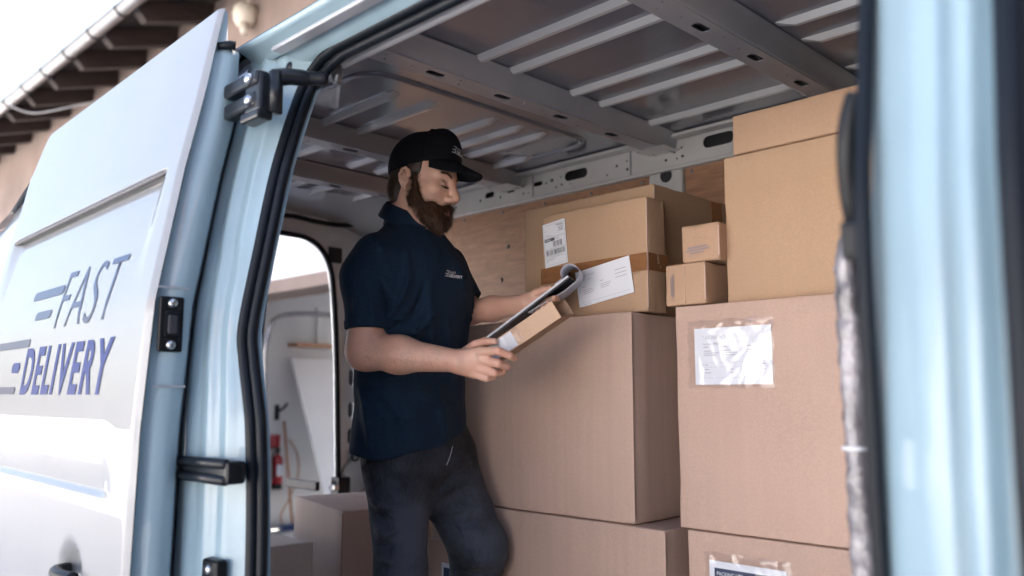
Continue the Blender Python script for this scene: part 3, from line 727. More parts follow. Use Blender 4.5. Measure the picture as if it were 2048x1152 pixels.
# lettering cut from film, laid on the skin
def on_door(me, x0, z0, lift=.0015):
    bm = bmesh.new(); bm.from_mesh(me); bmesh.ops.triangulate(bm, faces=bm.faces)
    bmesh.ops.subdivide_edges(bm, edges=[e for e in bm.edges if e.calc_length() > .03], cuts=2, use_grid_fill=False)
    bmesh.ops.triangulate(bm, faces=bm.faces); bm.to_mesh(me); bm.free()
    return place_mesh(me, lambda c: (x0+c.x, door_y(x0+c.x, z0+c.y)-lift, z0+c.y))
def fit(me, wd, h):
    xs_ = [v.co.x for v in me.vertices]; ys_ = [v.co.y for v in me.vertices]
    a, b, c, d = min(xs_), max(xs_), min(ys_), max(ys_)
    for v in me.vertices: v.co = Vector(((v.co.x-a)/(b-a)*wd, (v.co.y-c)/(d-c)*h, 0))
    return me
t1 = fit(text_mesh('FAST', 1, .28, -.012, spacing=1.08), .45, .145); link('lettering', on_door(t1, -2.34, 1.135), 'letter_slate', door)['label'] = 'thin slanted FAST lettering'
t2 = fit(text_mesh('DELIVERY', 1, .28, .028, spacing=1.22), .70, .124); link('lettering', on_door(t2, -2.575, .970), 'letter_blue', door)['label'] = 'bold slanted blue DELIVERY lettering'
for x0, x1, z0, z1, mm in ((-2.60, -2.33, 1.226, 1.250, 'letter_slate'), (-2.53, -2.39, 1.168, 1.190, 'letter_slate'), (-2.98, -2.54, 1.098, 1.120, 'letter_slate'), (-2.69, -2.61, 1.030, 1.058, 'letter_blue'), (-2.92, -2.63, .972, .992, 'letter_slate')):
    sh = .28*(z1-z0)
    pts = oval((x1-x0)/2, (z1-z0)/2, x1-x0, z1-z0, 4)
    me = plate_mesh([(a+.28*b, b) for a, b in pts], [], 0)
    link('speed_bar', on_door(me, x0, z0), mm, door)
# hinge arms between door and body
ua = vp(box('upper_hinge', -1.690, -1.545, -.036, -.004, 1.602, 1.634, 'black_steel', van, .009, 3))
box('hinge_leg', -1.690, -1.555, -.034, -.004, 1.556, 1.590, 'black_steel', ua, .009, 3)
box('hinge_web', -1.604, -1.540, -.030, .006, 1.545, 1.628, 'black_steel', ua, .007)
box('hinge_foot', -1.610, -1.535, -.036, .0, 1.528, 1.548, 'black_steel', ua, .006)
for z in (1.617, 1.572): lathe('bolt', [(0, -.009), (.007, -.009), (.0115, -.004), (.0115, 0)], 'steel', ua, 14, (-1.574, -.036 if z > 1.6 else -.034, z), 'Y')
tube('pivot', [(-1.536, .004, 1.545), (-1.536, .004, 1.632)], .015, 'black_steel', ua, 14)
tube('hinge_tongue', smooth_path([(-1.545, .0, 1.622), (-1.53, .03, 1.628), (-1.515, .065, 1.630), (-1.49, .10, 1.632)], 5), [.018]*5+[.017]*5+[.014]*5+[.009], 'black_steel', ua, 10)
la = vp(box('centre_arm', -1.725, -1.520, -.078, -.036, .802, .846, 'black_steel', van, .010, 3))
tube('arm_rib', [(-1.725, -.080, .838), (-1.53, -.074, .840)], .010, 'black_steel', la, 10)
tube('arm_rib', [(-1.725, -.080, .810), (-1.53, -.074, .810)], .010, 'black_steel', la, 10)

# ================================================================== CARDBOARD BOXES
def vnoise(p, s):                                 # cheap smooth noise
    x, y, z = p
    return (math.sin(x*1.7*s+3.1*math.sin(y*1.3*s+.7))+math.sin(y*2.1*s+2.2*math.sin(z*1.1*s+1.9))+math.sin(z*1.9*s+2.7*math.sin(x*.9*s+.3)))/3
def carton(name, label, x0, x1, y0, y1, z0, z1, m, rot=0.0, bulge=.003, wear=.0022, group='cardboard boxes stacked in the van', seams=True, gap=None):
    lx, ly, lz = x1-x0, y1-y0, z1-z0
    root = empty(name, label, 'box', ((x0+x1)/2, (y0+y1)/2, z0), group)
    root.rotation_euler = (0, 0, rot)
    bm = bmesh.new(); bmesh.ops.create_cube(bm, size=1)
    for v in bm.verts: v.co = Vector((v.co.x*lx, v.co.y*ly, (v.co.z+.5)*lz))
    bmesh.ops.bevel(bm, geom=list(bm.edges), offset=.004, segments=2, profile=.6, affect='EDGES')
    big = [f for f in bm.faces if f.calc_area() > .003]
    bmesh.ops.subdivide_edges(bm, edges=[e for e in bm.edges if e.calc_length() > .05], cuts=9, use_grid_fill=True)
    sd = rng.random()*20
    for v in bm.verts:
        c = v.co; fx, fy, fz = 2*c.x/lx, 2*c.y/ly, 2*c.z/lz-1
        w_ = np.array((fx, fy, fz)); k = int(np.argmax(np.abs(w_)))
        d = [0, 0, 0]; b = 1.0
        for j in range(3):
            if j != k: b *= max(0, 1-w_[j]**2)
        n3 = vnoise((c.x+sd, c.y-sd, c.z+2*sd), 7)
        d[k] = math.copysign(1, w_[k])*(bulge*b+.0016*n3*b)
        e = vnoise((c.x*3+sd, c.y*3, c.z*3-sd), 11)*wear
        edge = sorted(np.abs(w_))[1]
        if edge > .97: d = [d[j]-math.copysign(abs(e), w_[j])*(abs(w_[j]) > .9) for j in range(3)]
        if abs(w_[2]) > .999 or k == 2 and w_[2] > 0: d[2] = min(d[2], 0)
        if k == 2: d[2] = -abs(d[2])*math.copysign(1, w_[2])
        v.co = c+Vector(d)
    body = bm_obj('carton_body', bm, m, root, True)
    if seams:                                     # paper edge of the glued corner and the closed flap line
        box('flap_seam', -lx/2+.01, lx/2-.01, -.0015, .0015, lz-.002, lz+.0008, 'card_dull', root)
        box('glue_edge', lx/2-.0025, lx/2+.0012, -ly/2-.0012, -ly/2+.003, .01, lz-.01, 'card_dull', root)
    return root
def face_y(root_dims): pass
def sheet(name, parent, x0, x1, z0, z1, y, m, rot=0, thick=.0006):   # label on the door-side face, in parent's frame
    cx, cz = (x0+x1)/2, (z0+z1)/2; c, s = math.cos(rot), math.sin(rot)
    V = []
    for dy in (0, -thick):
        for a, b in ((x0, z0), (x1, z0), (x1, z1), (x0, z1)):
            V.append((cx+(a-cx)*c-(b-cz)*s, y+dy, cz+(a-cx)*s+(b-cz)*c))
    return pyd(name, V, [(0, 3, 2, 1), (4, 5, 6, 7), (0, 1, 5, 4), (1, 2, 6, 5), (2, 3, 7, 6), (3, 0, 4, 7)], m, parent)
class Lab:                                       # prints on a sheet with own corner/axes; coordinates 0..1
    def __init__(s, parent, o, ex, ez, nrm): s.p = parent; s.o = Vector(o); s.ex = Vector(ex); s.ez = Vector(ez); s.n = Vector(nrm).normalized()
    def pt(s, a, b, l=.0003): return s.o+s.ex*a+s.ez*b+s.n*l
    def sheet(s, name, m, th=.0006, corner=0):
        V = [s.pt(a, b, l) for l in (-.0002, th) for a, b in ((0, 0), (1, 0), (1, 1), (0, 1))]
        s.th = th
        return pyd(name, V, [(3, 2, 1, 0), (4, 5, 6, 7), (0, 1, 5, 4), (1, 2, 6, 5), (2, 3, 7, 6), (3, 0, 4, 7)], m, s.p)
    def bars(s, name, rects, m, l=.0004):
        V = []; F = []
        for a0, b0, a1, b1 in rects:
            n = len(V); V += [s.pt(a, b, s.th+l) for a, b in ((a0, b0), (a1, b0), (a1, b1), (a0, b1))]; F.append((n, n+1, n+2, n+3))
        o = pyd(name, V, F, m, s.p); o['kind'] = 'stuff'; return o
    def text(s, body, a, b, h, m, l=.0005, off=0.0, sx=1.0, name='print'):
        me = text_mesh(body, 1, 0, off, sx=sx); k = h*s.ez.length/.70; ux = s.ex.normalized(); uz = s.ez.normalized(); o = s.pt(a, b, s.th+l)
        place_mesh(me, lambda c: o+ux*(c.x*k)+uz*(c.y*k)); return link(name, me, m, s.p)
def invoice(L, short=True):
    L.text('TAX INVOICE', .115, .80, .062, 'ink_grey', off=-.01, sx=.85)
    L.text('Invoice #: 198473', .115, .70, .038, 'ink_grey', sx=.85)
    if short:
        r = [(.115, .52, .165, .535), (.44, .56, .50, .575)]
        for k in range(3): r += [(.115, .43-.05*k, .115+.17+.03*(k % 2), .443-.05*k), (.44, .47-.05*k, .44+.19-.02*k, .483-.05*k), (.72, .72-.10*k, .92, .735-.10*k)]
        L.bars('print', r, 'ink_grey'); L.bars('rule', [(.06, .10, .95, .106), (.10, .04, .14, .05), (.17, .04, .24, .05)], 'ink_grey')
    else:
        r = []
        for cx in (.125, .375, .69):
            r += [(cx, .655, cx+.06, .668), (cx, .585, cx+.10, .597), (cx, .55, cx+.20, .560), (cx, .512, cx+.17, .524)]
        r += [(.09, .34, .12, .352), (.135, .34, .18, .352), (.135, .26, .19, .272), (.135, .20, .21, .212), (.47, .26, .52, .272), (.47, .20, .52, .212), (.85, .34, .92, .352), (.85, .26, .92, .272)]
        L.bars('print', r, 'ink_grey'); L.bars('rule', [(.08, .385, .95, .388), (.08, .305, .95, .308), (.08, .12, .95, .123)], 'ink_grey')

def film(parent, x0, x1, z0, z1, y, seed=0, dx=0.0):          # wrinkled clear pouch with real folds
    nx_, nz_ = 40, 32; V = []; r_ = np.random.default_rng(seed)
    fs = [(r_.uniform(0, 1), r_.uniform(0, 1), r_.uniform(0, math.pi), r_.uniform(.01, .03), r_.uniform(.0010, .0028)) for _ in range(26)]
    for i in range(nx_):
        for j in range(nz_):
            a, b = i/(nx_-1), j/(nz_-1); h = .0014
            e = min(a, 1-a, b, 1-b)
            for fx, fz, an, wd, am in fs:
                d = (a-fx)*math.sin(an)+(b-fz)*math.cos(an); l = (a-fx)*math.cos(an)-(b-fz)*math.sin(an)
                h += am*math.exp(-(d/wd)**2)*math.exp(-(l/.22)**2)*(1.6 if e < .10 else .55)
            if e < .001: h = .0008
            V.append((x0+(x1-x0)*a+.002*math.sin(b*19+seed), y-h, z0+(z1-z0)*b+.0015*math.sin(a*23+seed)))
    return pyd('clear_pouch', V, grid_faces(nx_, nz_), 'clear_film', parent, True)
def loc(root, x, y, z):                          # world -> box frame (rotation included)
    return root.rotation_euler.to_matrix().inverted() @ (Vector((x, y, z))-root.location)

# right-hand column
E_ = carton('cardboard_box', 'large pinkish cardboard box with a tax invoice in a clear pouch', -1.205, -.50, .942, 1.50, .651, 1.190, 'card_pink')
o = loc(E_, -1.147, .937, .9946); L = Lab(E_, o, (.203, 0, .0), (0, 0, .1355), (0, -1, 0)); L.sheet('invoice', 'paper'); invoice(L, False)
a = loc(E_, -1.165, .937, .9868); b = loc(E_, -.9386, .937, 1.149); film(E_, a.x, b.x, a.z, b.z, a.y-.001, 3)
F_ = carton('cardboard_box', 'pinkish cardboard box with a packing list, lowest of the right column', -1.185, -.50, .942, 1.50, .0, .648, 'card_pink')
o = loc(F_, -1.123, .937, .4436); L = Lab(F_, o, (.193, 0, .0), (0, 0, .143), (0, -1, 0)); L.sheet('packing_list', 'paper')
L.bars('print_panel', [(.07, .30, .90, .89)], 'ink_navy', .0002); L.text('PACKING LIST', .10, .775, .062, 'paper', sx=.85); L.text('Order # K203219', .10, .66, .045, 'paper', sx=.8)
a = loc(F_, -1.1334, .937, .42); b = loc(F_, -.916, .937, .606); film(F_, a.x, b.x, a.z, b.z, a.y-.001, 5)
I_ = carton('cardboard_box', 'tall plain brown box standing on the box with the invoice pouch', -1.089, -.49, .998, 1.52, 1.193, 1.560, 'card_tan')
J_ = carton('cardboard_box', 'flat brown box lying on top of the right column under the roof', -1.061, -.47, .998, 1.52, 1.5625, 1.662, 'card_orange', wear=.001)
# middle stack
M_ = carton('cardboard_box', 'big ribbed cardboard box behind the held parcel, left of the pouch box', -2.15, -1.347, .95, 1.58, .641, 1.189, 'card_flute', wear=.004)
D_ = carton('cardboard_box', 'wide cardboard box on the floor under the big ribbed box', -2.15, -1.252, .945, 1.58, .0, .6385, 'card_flute')
G2 = carton('cardboard_box', 'brown box against the wood lining, behind the taped label box', -1.885, -1.375, 1.105, 1.62, 1.1915, 1.567, 'card_tan')
box('tape', .2545, .2575, .04, .10, .0, .37, 'tape_brown', G2)
G1 = carton('cardboard_box', 'taped brown box with a shipping label and a tax invoice sheet', -1.712, -1.327, 1.0, 1.088, 1.1915, 1.505, 'card_tan', wear=.005)
lz = .3135
# tape round the middle, front and right side, as thin wrinkled strips
def strip(parent, pts, wd, m, name='tape', amp=.0008):
    V = []
    for i, p in enumerate(pts):
        for j in range(5):
            t = j/4-.5; V.append((p[0], p[1]-amp*abs(math.sin(i*1.7+j*2.3)), p[2]+t*wd))
    return pyd(name, V, grid_faces(len(pts), 5), m, parent, True)
fy = -.044-.0046
strip(G1, [(-.1925+.385*k/24, fy, .128+.006*k/24) for k in range(25)], .048, 'tape_brown')
V = []
for i in range(9):
    for j in range(5): V.append((.1925+.0036+.0006*math.sin(i*2+j), -.044+.088*i/8, .134+(j/4-.5)*.048))
pyd('tape', V, grid_faces(9, 5), 'tape_brown', G1, True)
strip(G1, [(-.10+.27*k/24, fy+.0002, .092+.026*k/24) for k in range(25)], .030, 'clear_film', 'clear_tape', .0003)
# shipping label
o = loc(G1, -1.692, .9945, 1.343); L = Lab(G1, o, (.088, 0, .010), (-.012, 0, .132), (0, -1, 0)); L.sheet('shipping_label', 'paper')
L.bars('rule', [(.05, .04, .955, .043), (.05, .955, .955, .958), (.05, .04, .056, .958), (.95, .04, .955, .958), (.05, .655, .955, .660), (.05, .395, .955, .40), (.05, .20, .955, .204)], 'ink')
L.text('G', .745, .775, .085, 'ink', off=.01)
L.bars('g_frame', [(.70, .755, .905, .760), (.70, .895, .905, .90), (.70, .755, .712, .90), (.893, .755, .905, .90)], 'ink')
L.bars('black_band', [(.05, .575, .50, .645)], 'ink', .0002); L.text('W-PKG', .08, .592, .035, 'paper', off=.012)
bars = []; x = .42
while x < .80: wd = random.choice((.008, .012, .02)); bars.append((x, .43, x+wd, .56)); x += wd+random.choice((.008, .014, .02))
x = .10
while x < .90: wd = random.choice((.008, .014, .024)); bars.append((x, .255, x+wd, .375)); x += wd+random.choice((.008, .014, .022))
L.bars('barcode', bars, 'ink')
L.bars('fine_print', [(.55, .925, .9, .935), (.60, .905, .9, .915), (.62, .885, .9, .893), (.10, .82, .2, .828), (.10, .72, .26, .728), (.10, .69, .45, .698), (.55, .61, .72, .618), (.58, .59, .66, .597), (.2, .225, .8, .233), (.10, .165, .5, .172), (.10, .145, .4, .152), (.10, .11, .2, .118)], 'ink_grey')
# tax invoice sheet, tilted
o = loc(G1, -1.560, .9942, 1.216); L = Lab(G1, o, (.192, 0, .029), (-.016, 0, .102), (0, -1, 0)); L.sheet('invoice', 'paper', .0012); invoice(L, True)
# two small boxes
H1 = carton('small_box', 'small brown box, lower of the two small ones on the pouch box', -1.238, -1.121, .951, 1.065, 1.193, 1.2976, 'card_orange', bulge=.002, group='small boxes')
H2 = carton('small_box', 'small brown box with blue print, upper of the two small ones', -1.194, -1.0875, .962, 1.054, 1.2996, 1.394, 'card_orange', bulge=.002, group='small boxes', rot=.02)
Lq = Lab(H2, (-.040, -.0487, .018), (.075, 0, .004), (0, 0, .02), (0, -1, 0)); Lq.th = .0002
Lq.bars('print', [(.08, .75, .80, .98), (.0, .40, .90, .62), (.15, .05, .7, .25)], 'print_blue')
Lq = Lab(H1, (-.030, -.0595, .02), (0, 0, .06), (-.012, 0, 0), (0, -1, 0)); Lq.th = .0002
Lq.bars('print', [(.05, .1, .95, .28), (.0, .42, 1.0, .6), (.1, .75, .9, .93)], 'print_blue')
box('tape', -.0008, .0008, -.0595, -.0585, .0, .10, 'card_dull', H1)
# left of the man
c0 = onz(685, 1022, .575); c1 = onz(593, 993, .575); ang = math.atan2(-(c1[1]-c0[1]), -(c1[0]-c0[0]))
lx_, ly_ = .52, .42; ctr = Vector((c0[0], c0[1], 0))+Matrix.Rotation(ang, 3, 'Z') @ Vector((-lx_/2, ly_/2, 0))
Lb = carton('cardboard_box', 'plain brown box on the floor beside the man, nearest the rear door', ctr.x-lx_/2, ctr.x+lx_/2, ctr.y-ly_/2, ctr.y+ly_/2, .0, .575, 'card_wan', rot=ang)
carton('cardboard_box', 'low brown box at the door post, left of the plain box', -2.83, -2.60, .12, .80, .0, .471, 'card_pale')
carton('cardboard_box', 'narrow brown box wedged behind the low box at the door post', -2.946, -2.836, .12, .80, .0, .4705, 'card_pale')
carton('cardboard_box', 'wide low box at the rear doorway, furthest left', -3.56, -2.955, .12, .84, .0, .468, 'card_pale')
K_ = carton('cardboard_box', 'dark little box with a label between the legs of the man', -2.03, -1.86, .83, .935, .0, .545, 'card_dull')
o = loc(K_, -1.955, .826, .42); L = Lab(K_, o, (.06, 0, 0), (0, 0, .065), (0, -1, 0)); L.sheet('label', 'paper'); L.bars('print', [(.15, .2, .85, .8)], 'ink_navy')

# bubble-wrapped pole beside the front post
bp0 = Vector(P(1691, 470, 1.25)); bt = Vector((bp0.x, bp0.y, 0))
pole = empty('wrapped_pole', 'pole wrapped in bubble film standing by the front door post', 'pole', bt)
V = []; nz_, ns_ = 150, 22
for i in range(nz_):
    z = bp0.z*i/(nz_-1)
    for k in range(ns_):
        a = 2*math.pi*k/ns_
        r = .0180+.0011*math.sin(a*3+z*21)+.0009*math.sin(z*130+2*math.sin(a+z*9))+.0012*math.sin(a*9+z*160)
        if i > nz_-8: r *= math.sqrt(max(0.02, 1-((i-nz_+8)/7.5)**2))
        V.append((r*math.cos(a)+.012*(1-z/1.2), r*math.sin(a), z))
F = [(i*ns_+k, i*ns_+(k+1) % ns_, (i+1)*ns_+(k+1) % ns_, (i+1)*ns_+k) for i in range(nz_-1) for k in range(ns_)]
pyd('wrap', V, F, 'bubble', pole, True)
zt_ = float(P(1690, 893, 1.25)[2])
tube('strap', [(.004+.021*math.cos(a), .021*math.sin(a), zt_) for a in np.linspace(0, 2*math.pi, 16)[:-1]], .0028, 'paper', pole, 8, True)

# ================================================================== THE MAN
# --- small signed-distance modeller: smooth unions of tapered capsules and ellipsoids, meshed by surface nets
def smin(a, b, k):
    h = np.clip(.5+.5*(b-a)/k, 0, 1); return b+(a-b)*h-k*h*(1-h)
def smax(a, b, k): return -smin(-a, -b, k)
def cap(p, a, b, ra, rb):
    a = np.asarray(a, np.float32); b = np.asarray(b, np.float32); ab = b-a
    t = np.clip(((p-a) @ ab)/max(float(ab @ ab), 1e-9), 0, 1)
    return np.linalg.norm(p-a-t[:, None]*ab, axis=1)-(ra+(rb-ra)*t)
def ell(p, c, r, R=None):
    q = p-np.asarray(c, np.float32)
    if R is not None: q = q @ np.asarray(R, np.float32).T
    r = np.asarray(r, np.float32); k0 = np.linalg.norm(q/r, axis=1); k1 = np.linalg.norm(q/(r*r), axis=1)
    return k0*(k0-1)/np.maximum(k1, 1e-6)
def union(ds, k):
    d = ds[0]
    for e in ds[1:]: d = smin(d, e, k)
    return d
def net(fn, lo, hi, h, B=8):
    lo = np.asarray(lo, np.float64); n = (np.ceil((np.asarray(hi)-lo)/(h*B))*B).astype(int); nb = n//B
    c = np.stack(np.meshgrid(*[np.arange(k) for k in nb], indexing='ij'), -1).reshape(-1, 3)
    ctr = (lo+(c*B+(B-1)/2)*h).astype(np.float32); dc = fn(ctr)
    act = np.abs(dc) < h*B*1.35+.004
    G = np.repeat(np.repeat(np.repeat(np.where(dc.reshape(nb) < 0, -1, 1).astype(np.float32), B, 0), B, 1), B, 2)
    off = np.stack(np.meshgrid(*[np.arange(B)]*3, indexing='ij'), -1).reshape(-1, 3)
    ca = c[act]
    for s in range(0, len(ca), 2000):
        ix = (ca[s:s+2000, None, :]*B+off[None]).reshape(-1, 3)
        G[ix[:, 0], ix[:, 1], ix[:, 2]] = fn((lo+ix*h).astype(np.float32))
    S = G < 0
    m = np.zeros(np.array(S.shape)-1, np.int8)
    for i in (0, 1):
        for j in (0, 1):
            for k in (0, 1): m += S[i:S.shape[0]-1+i, j:S.shape[1]-1+j, k:S.shape[2]-1+k]
    cells = np.argwhere((m > 0) & (m < 8)); idx = np.full(m.shape, -1, np.int32); idx[tuple(cells.T)] = np.arange(len(cells))
    acc = np.zeros((len(cells), 3)); cnt = np.zeros(len(cells))
    cs = np.array([(i, j, k) for i in (0, 1) for j in (0, 1) for k in (0, 1)])
    for a in range(8):
        for b in range(a+1, 8):
            if np.abs(cs[a]-cs[b]).sum() != 1: continue
            va = G[tuple((cells+cs[a]).T)]; vb = G[tuple((cells+cs[b]).T)]; x = (va < 0) != (vb < 0)
            t = np.where(x, va/np.where(x, va-vb, 1), 0)
            acc += np.where(x[:, None], cs[a]+t[:, None]*(cs[b]-cs[a]), 0); cnt += x
    V = lo+(cells+acc/cnt[:, None])*h
    Q = []
    for ax in range(3):
        u, w2 = (ax+1) % 3, (ax+2) % 3
        sl0 = [slice(None)]*3; sl1 = [slice(None)]*3; sl0[ax] = slice(0, -1); sl1[ax] = slice(1, None)
        D = S[tuple(sl0)] != S[tuple(sl1)]
        e = np.argwhere(D); e = e[(e[:, u] > 0) & (e[:, w2] > 0) & (e[:, u] < idx.shape[u]) & (e[:, w2] < idx.shape[w2])]
        inside = S[tuple(e.T)]
        eu = np.zeros(3, int); eu[u] = 1; ew = np.zeros(3, int); ew[w2] = 1
        q = np.stack([idx[tuple((e-eu-ew).T)], idx[tuple((e-ew).T)], idx[tuple(e.T)], idx[tuple((e-eu).T)]], 1)
        q[~inside] = q[~inside][:, ::-1]; Q.append(q)
    Q = np.concatenate(Q); Q = Q[(Q >= 0).all(1)]
    return V, Q
def relax(V, Q, it=2, f=.5):
    e = np.concatenate([Q[:, [0, 1]], Q[:, [1, 2]], Q[:, [2, 3]], Q[:, [3, 0]]])
    for _ in range(it):
        s = np.zeros_like(V); c = np.zeros(len(V))
        for k in range(3): s[:, k] = np.bincount(e[:, 0], V[e[:, 1], k], len(V))+np.bincount(e[:, 1], V[e[:, 0], k], len(V))
        c = np.bincount(e[:, 0], minlength=len(V))+np.bincount(e[:, 1], minlength=len(V))
        V = V*(1-f)+f*s/np.maximum(c, 1)[:, None]
    return V

# --- joints (world metres)
TPHI, HPHI = math.radians(40), math.radians(21)
def facing(phi): return CR*math.cos(phi)-Fh*math.sin(phi)
Tf = facing(TPHI); Tr = np.cross(Tf, (0, 0, 1)); Tl = -Tr; UP = np.array((0, 0, 1.0))
J = dict(
    hemc=P(815, 890, 2.42), neck=P(822, 452, 2.42),
    shR=P(757, 517, 2.30), elR=P(731, 702, 2.25), wrR=P(915, 722, 2.14),
    shL=P(888, 536, 2.56), elL=P(940, 624, 2.53), wrL=P(1054, 607, 2.40),
    hipR=P(797, 925, 2.37), knR=P(801, 1150, 2.27), hipL=P(882, 930, 2.50), knL=P(958, 1098, 2.42))
J['anR'] = np.array((J['knR'][0]-.10, J['knR'][1]-.03, .09)); J['anL'] = np.array((J['knL'][0]-.13, J['knL'][1]+.02, .09))
SLR = (P(738, 556, 2.285), P(736, 660, 2.255))
# --- head frame
HS = 1.05
HP = math.radians(11)
hf0 = facing(HPHI); Hf = hf0*math.cos(HP)-UP*math.sin(HP); Hu = hf0*math.sin(HP)+UP*math.cos(HP); Hr = np.cross(hf0, UP); Hl = -Hr
HC = P(841, 369, 2.39)
HR = np.stack([Hf, Hl, Hu])                        # rows: world -> head axes
def to_head(p): return ((p-HC.astype(np.float32)) @ HR.T.astype(np.float32))/HS
def head_w(f, l, u): return HC+(Hf*f+Hl*l+Hu*u)*HS

def masked(fn, p, c, r):
    c = np.asarray(c, np.float32); ds = np.linalg.norm(p-c, axis=1); out = (ds-r+.03).astype(np.float32); m = ds < r
    if m.any(): out[m] = fn(p[m])
    return out
def head_sdf(p):                                   # p in head units (metres/HS), x forward, y left, z up
    y = np.abs(p[:, 1]); q = np.stack([p[:, 0], y, p[:, 2]], 1)
    d = ell(q, (-.002, 0, .046), (.088, .077, .089))
    d = smin(d, ell(q, (.034, 0, .000), (.062, .064, .085)), .02)
    d = smin(d, ell(q, (.040, 0, -.062), (.050, .050, .040)), .02)
    d = smin(d, cap(q, (.070, 0, -.088), (.072, .012, -.088), .020, .018), .018)
    d = smin(d, cap(q, (.018, .052, -.040), (.050, .036, -.080), .018, .016), .02)
    d = smin(d, ell(q, (.060, .044, -.014), (.026, .022, .022)), .015)          # cheekbone
    d = smin(d, cap(q, (.083, .008, .026), (.072, .046, .026), .012, .011), .012)  # brow
    d = smax(d, -ell(q, (.100, .031, .004), (.020, .019, .013)), .012)           # socket
    d = smin(d, ell(q, (.0765, .031, .001), (.0145, .0150, .0115)), .005)         # lid over the eye
    d = smin(d, cap(q, (.0865, .031, -.008), (.080, .040, -.006), .0028, .0025), .004)
    d = smax(d, -cap(q, (.095, .020, .0115), (.086, .044, .0105), .0022, .002), .003)   # lid crease
    d = smin(d, cap(q, (.090, 0, .014), (.110, 0, -.021), .0085, .0105), .010)   # nose
    d = smin(d, ell(q, (.1095, 0, -.0275), (.0125, .0115, .0105)), .006)
    d = smin(d, ell(q, (.099, .0125, -.034), (.0125, .0075, .0085)), .006)
    d = smin(d, cap(q, (.094, 0, -.060), (.084, .022, -.063), .0062, .004), .006)
    d = smin(d, cap(q, (.0925, 0, -.0715), (.083, .019, -.070), .0072, .004), .006)
    d = smax(d, -cap(q, (.104, 0, -.0655), (.088, .022, -.0665), .0028, .002), .003)
    # ear
    c_, s_ = math.cos(.28), math.sin(.28); R = np.array(((c_, 0, s_), (0, 1, 0), (-s_, 0, c_)))
    R2 = np.array(((math.cos(.35), -math.sin(.35), 0), (math.sin(.35), math.cos(.35), 0), (0, 0, 1))) @ R
    e = ell(q, (-.007, .075, -.002), (.0105, .0045, .0225), R2)
    hx = ((.004, .073, .010), (.002, .079, .020), (-.006, .083, .0255), (-.014, .086, .020), (-.018, .087, .005), (-.0155, .085, -.010), (-.008, .080, -.022), (-.001, .075, -.028))
    for i in range(7): e = smin(e, cap(q, hx[i], hx[i+1], .0034, .0036), .0025)
    ax_ = ((-.007, .082, .012), (-.0115, .083, .0), (-.007, .080, -.012))
    for i in range(2): e = smin(e, cap(q, ax_[i], ax_[i+1], .0032, .0032), .003)
    e = smin(e, cap(q, (.004, .076, -.006), (.001, .078, -.014), .0048, .0042), .003)
    return smin(d, e, .004)
def fingers(chains, k=.004):
    def f(p):
        d = None
        for pts, rs in chains:
            e = None
            for i in range(len(pts)-1):
                c = cap(p, pts[i], pts[i+1], rs[i], rs[i+1]); e = c if e is None else smin(e, c, .003)
            d = e if d is None else smin(d, e, k)
        return d
    return f
# right hand closes on the parcel from below, thumb on top
def PP(l): return [P(*q) for q in l]
RH = [(PP([(962, 703, 2.112), (996, 702, 2.082), (1019, 711, 2.088), (1029, 717, 2.102)]), (.0125, .0105, .0095, .0085)),
      (PP([(965, 720, 2.112), (996, 727, 2.086), (1013, 733, 2.104), (1016, 735, 2.118)]), (.0130, .0108, .0095, .0085)),
      (PP([(962, 737, 2.118), (988, 746, 2.096), (1003, 746, 2.116), (1006, 745, 2.128)]), (.0125, .0102, .0092, .0082)),
      (PP([(950, 748, 2.128), (972, 757, 2.110), (987, 754, 2.126), (990, 752, 2.136)]), (.0115, .0092, .0082, .0075)),
      (PP([(932, 706, 2.165), (950, 690, 2.170), (970, 683, 2.160), (989, 683, 2.142)]), (.0155, .0125, .0110, .0092))]
RPALM = [((922, 716, 2.142), (960, 705, 2.118), .021, .015), ((922, 724, 2.140), (962, 722, 2.120), .024, .016), ((920, 730, 2.142), (958, 738, 2.126), .022, .0145), ((918, 732, 2.148), (946, 748, 2.135), .019, .0125), ((922, 716, 2.16), (938, 702, 2.162), .018, .015)]
# left hand under the clipboard, thumb on the paper
LH = [(PP([(1084, 600, 2.385), (1106, 600, 2.335), (1112, 598, 2.305), (1108, 596, 2.29)]), (.0115, .0100, .009, .008)),
      (PP([(1080, 608, 2.385), (1098, 612, 2.335), (1102, 610, 2.30), (1098, 606, 2.288)]), (.012, .0100, .009, .008)),
      (PP([(1074, 614, 2.39), (1088, 620, 2.34), (1090, 619, 2.31), (1087, 615, 2.295)]), (.0115, .0098, .0088, .008)),
      (PP([(1068, 618, 2.395), (1077, 625, 2.35), (1078, 625, 2.325), (1076, 622, 2.312)]), (.0105, .0088, .008, .0072)),
      (PP([(1060, 596, 2.40), (1072, 586, 2.385), (1086, 580, 2.37), (1098, 577, 2.36)]), (.0145, .0125, .0108, .009))]
LPALM = [((1054, 604, 2.40), (1084, 600, 2.385), .021, .014), ((1054, 608, 2.40), (1080, 608, 2.385), .022, .015), ((1054, 610, 2.40), (1072, 616, 2.392), .021, .0135), ((1054, 602, 2.40), (1064, 594, 2.398), .018, .015)]
fR, fL = fingers(RH), fingers(LH)
def palm(p, L_):
    return union([cap(p, P(*a), P(*b), ra, rb) for a, b, ra, rb in L_], .012)
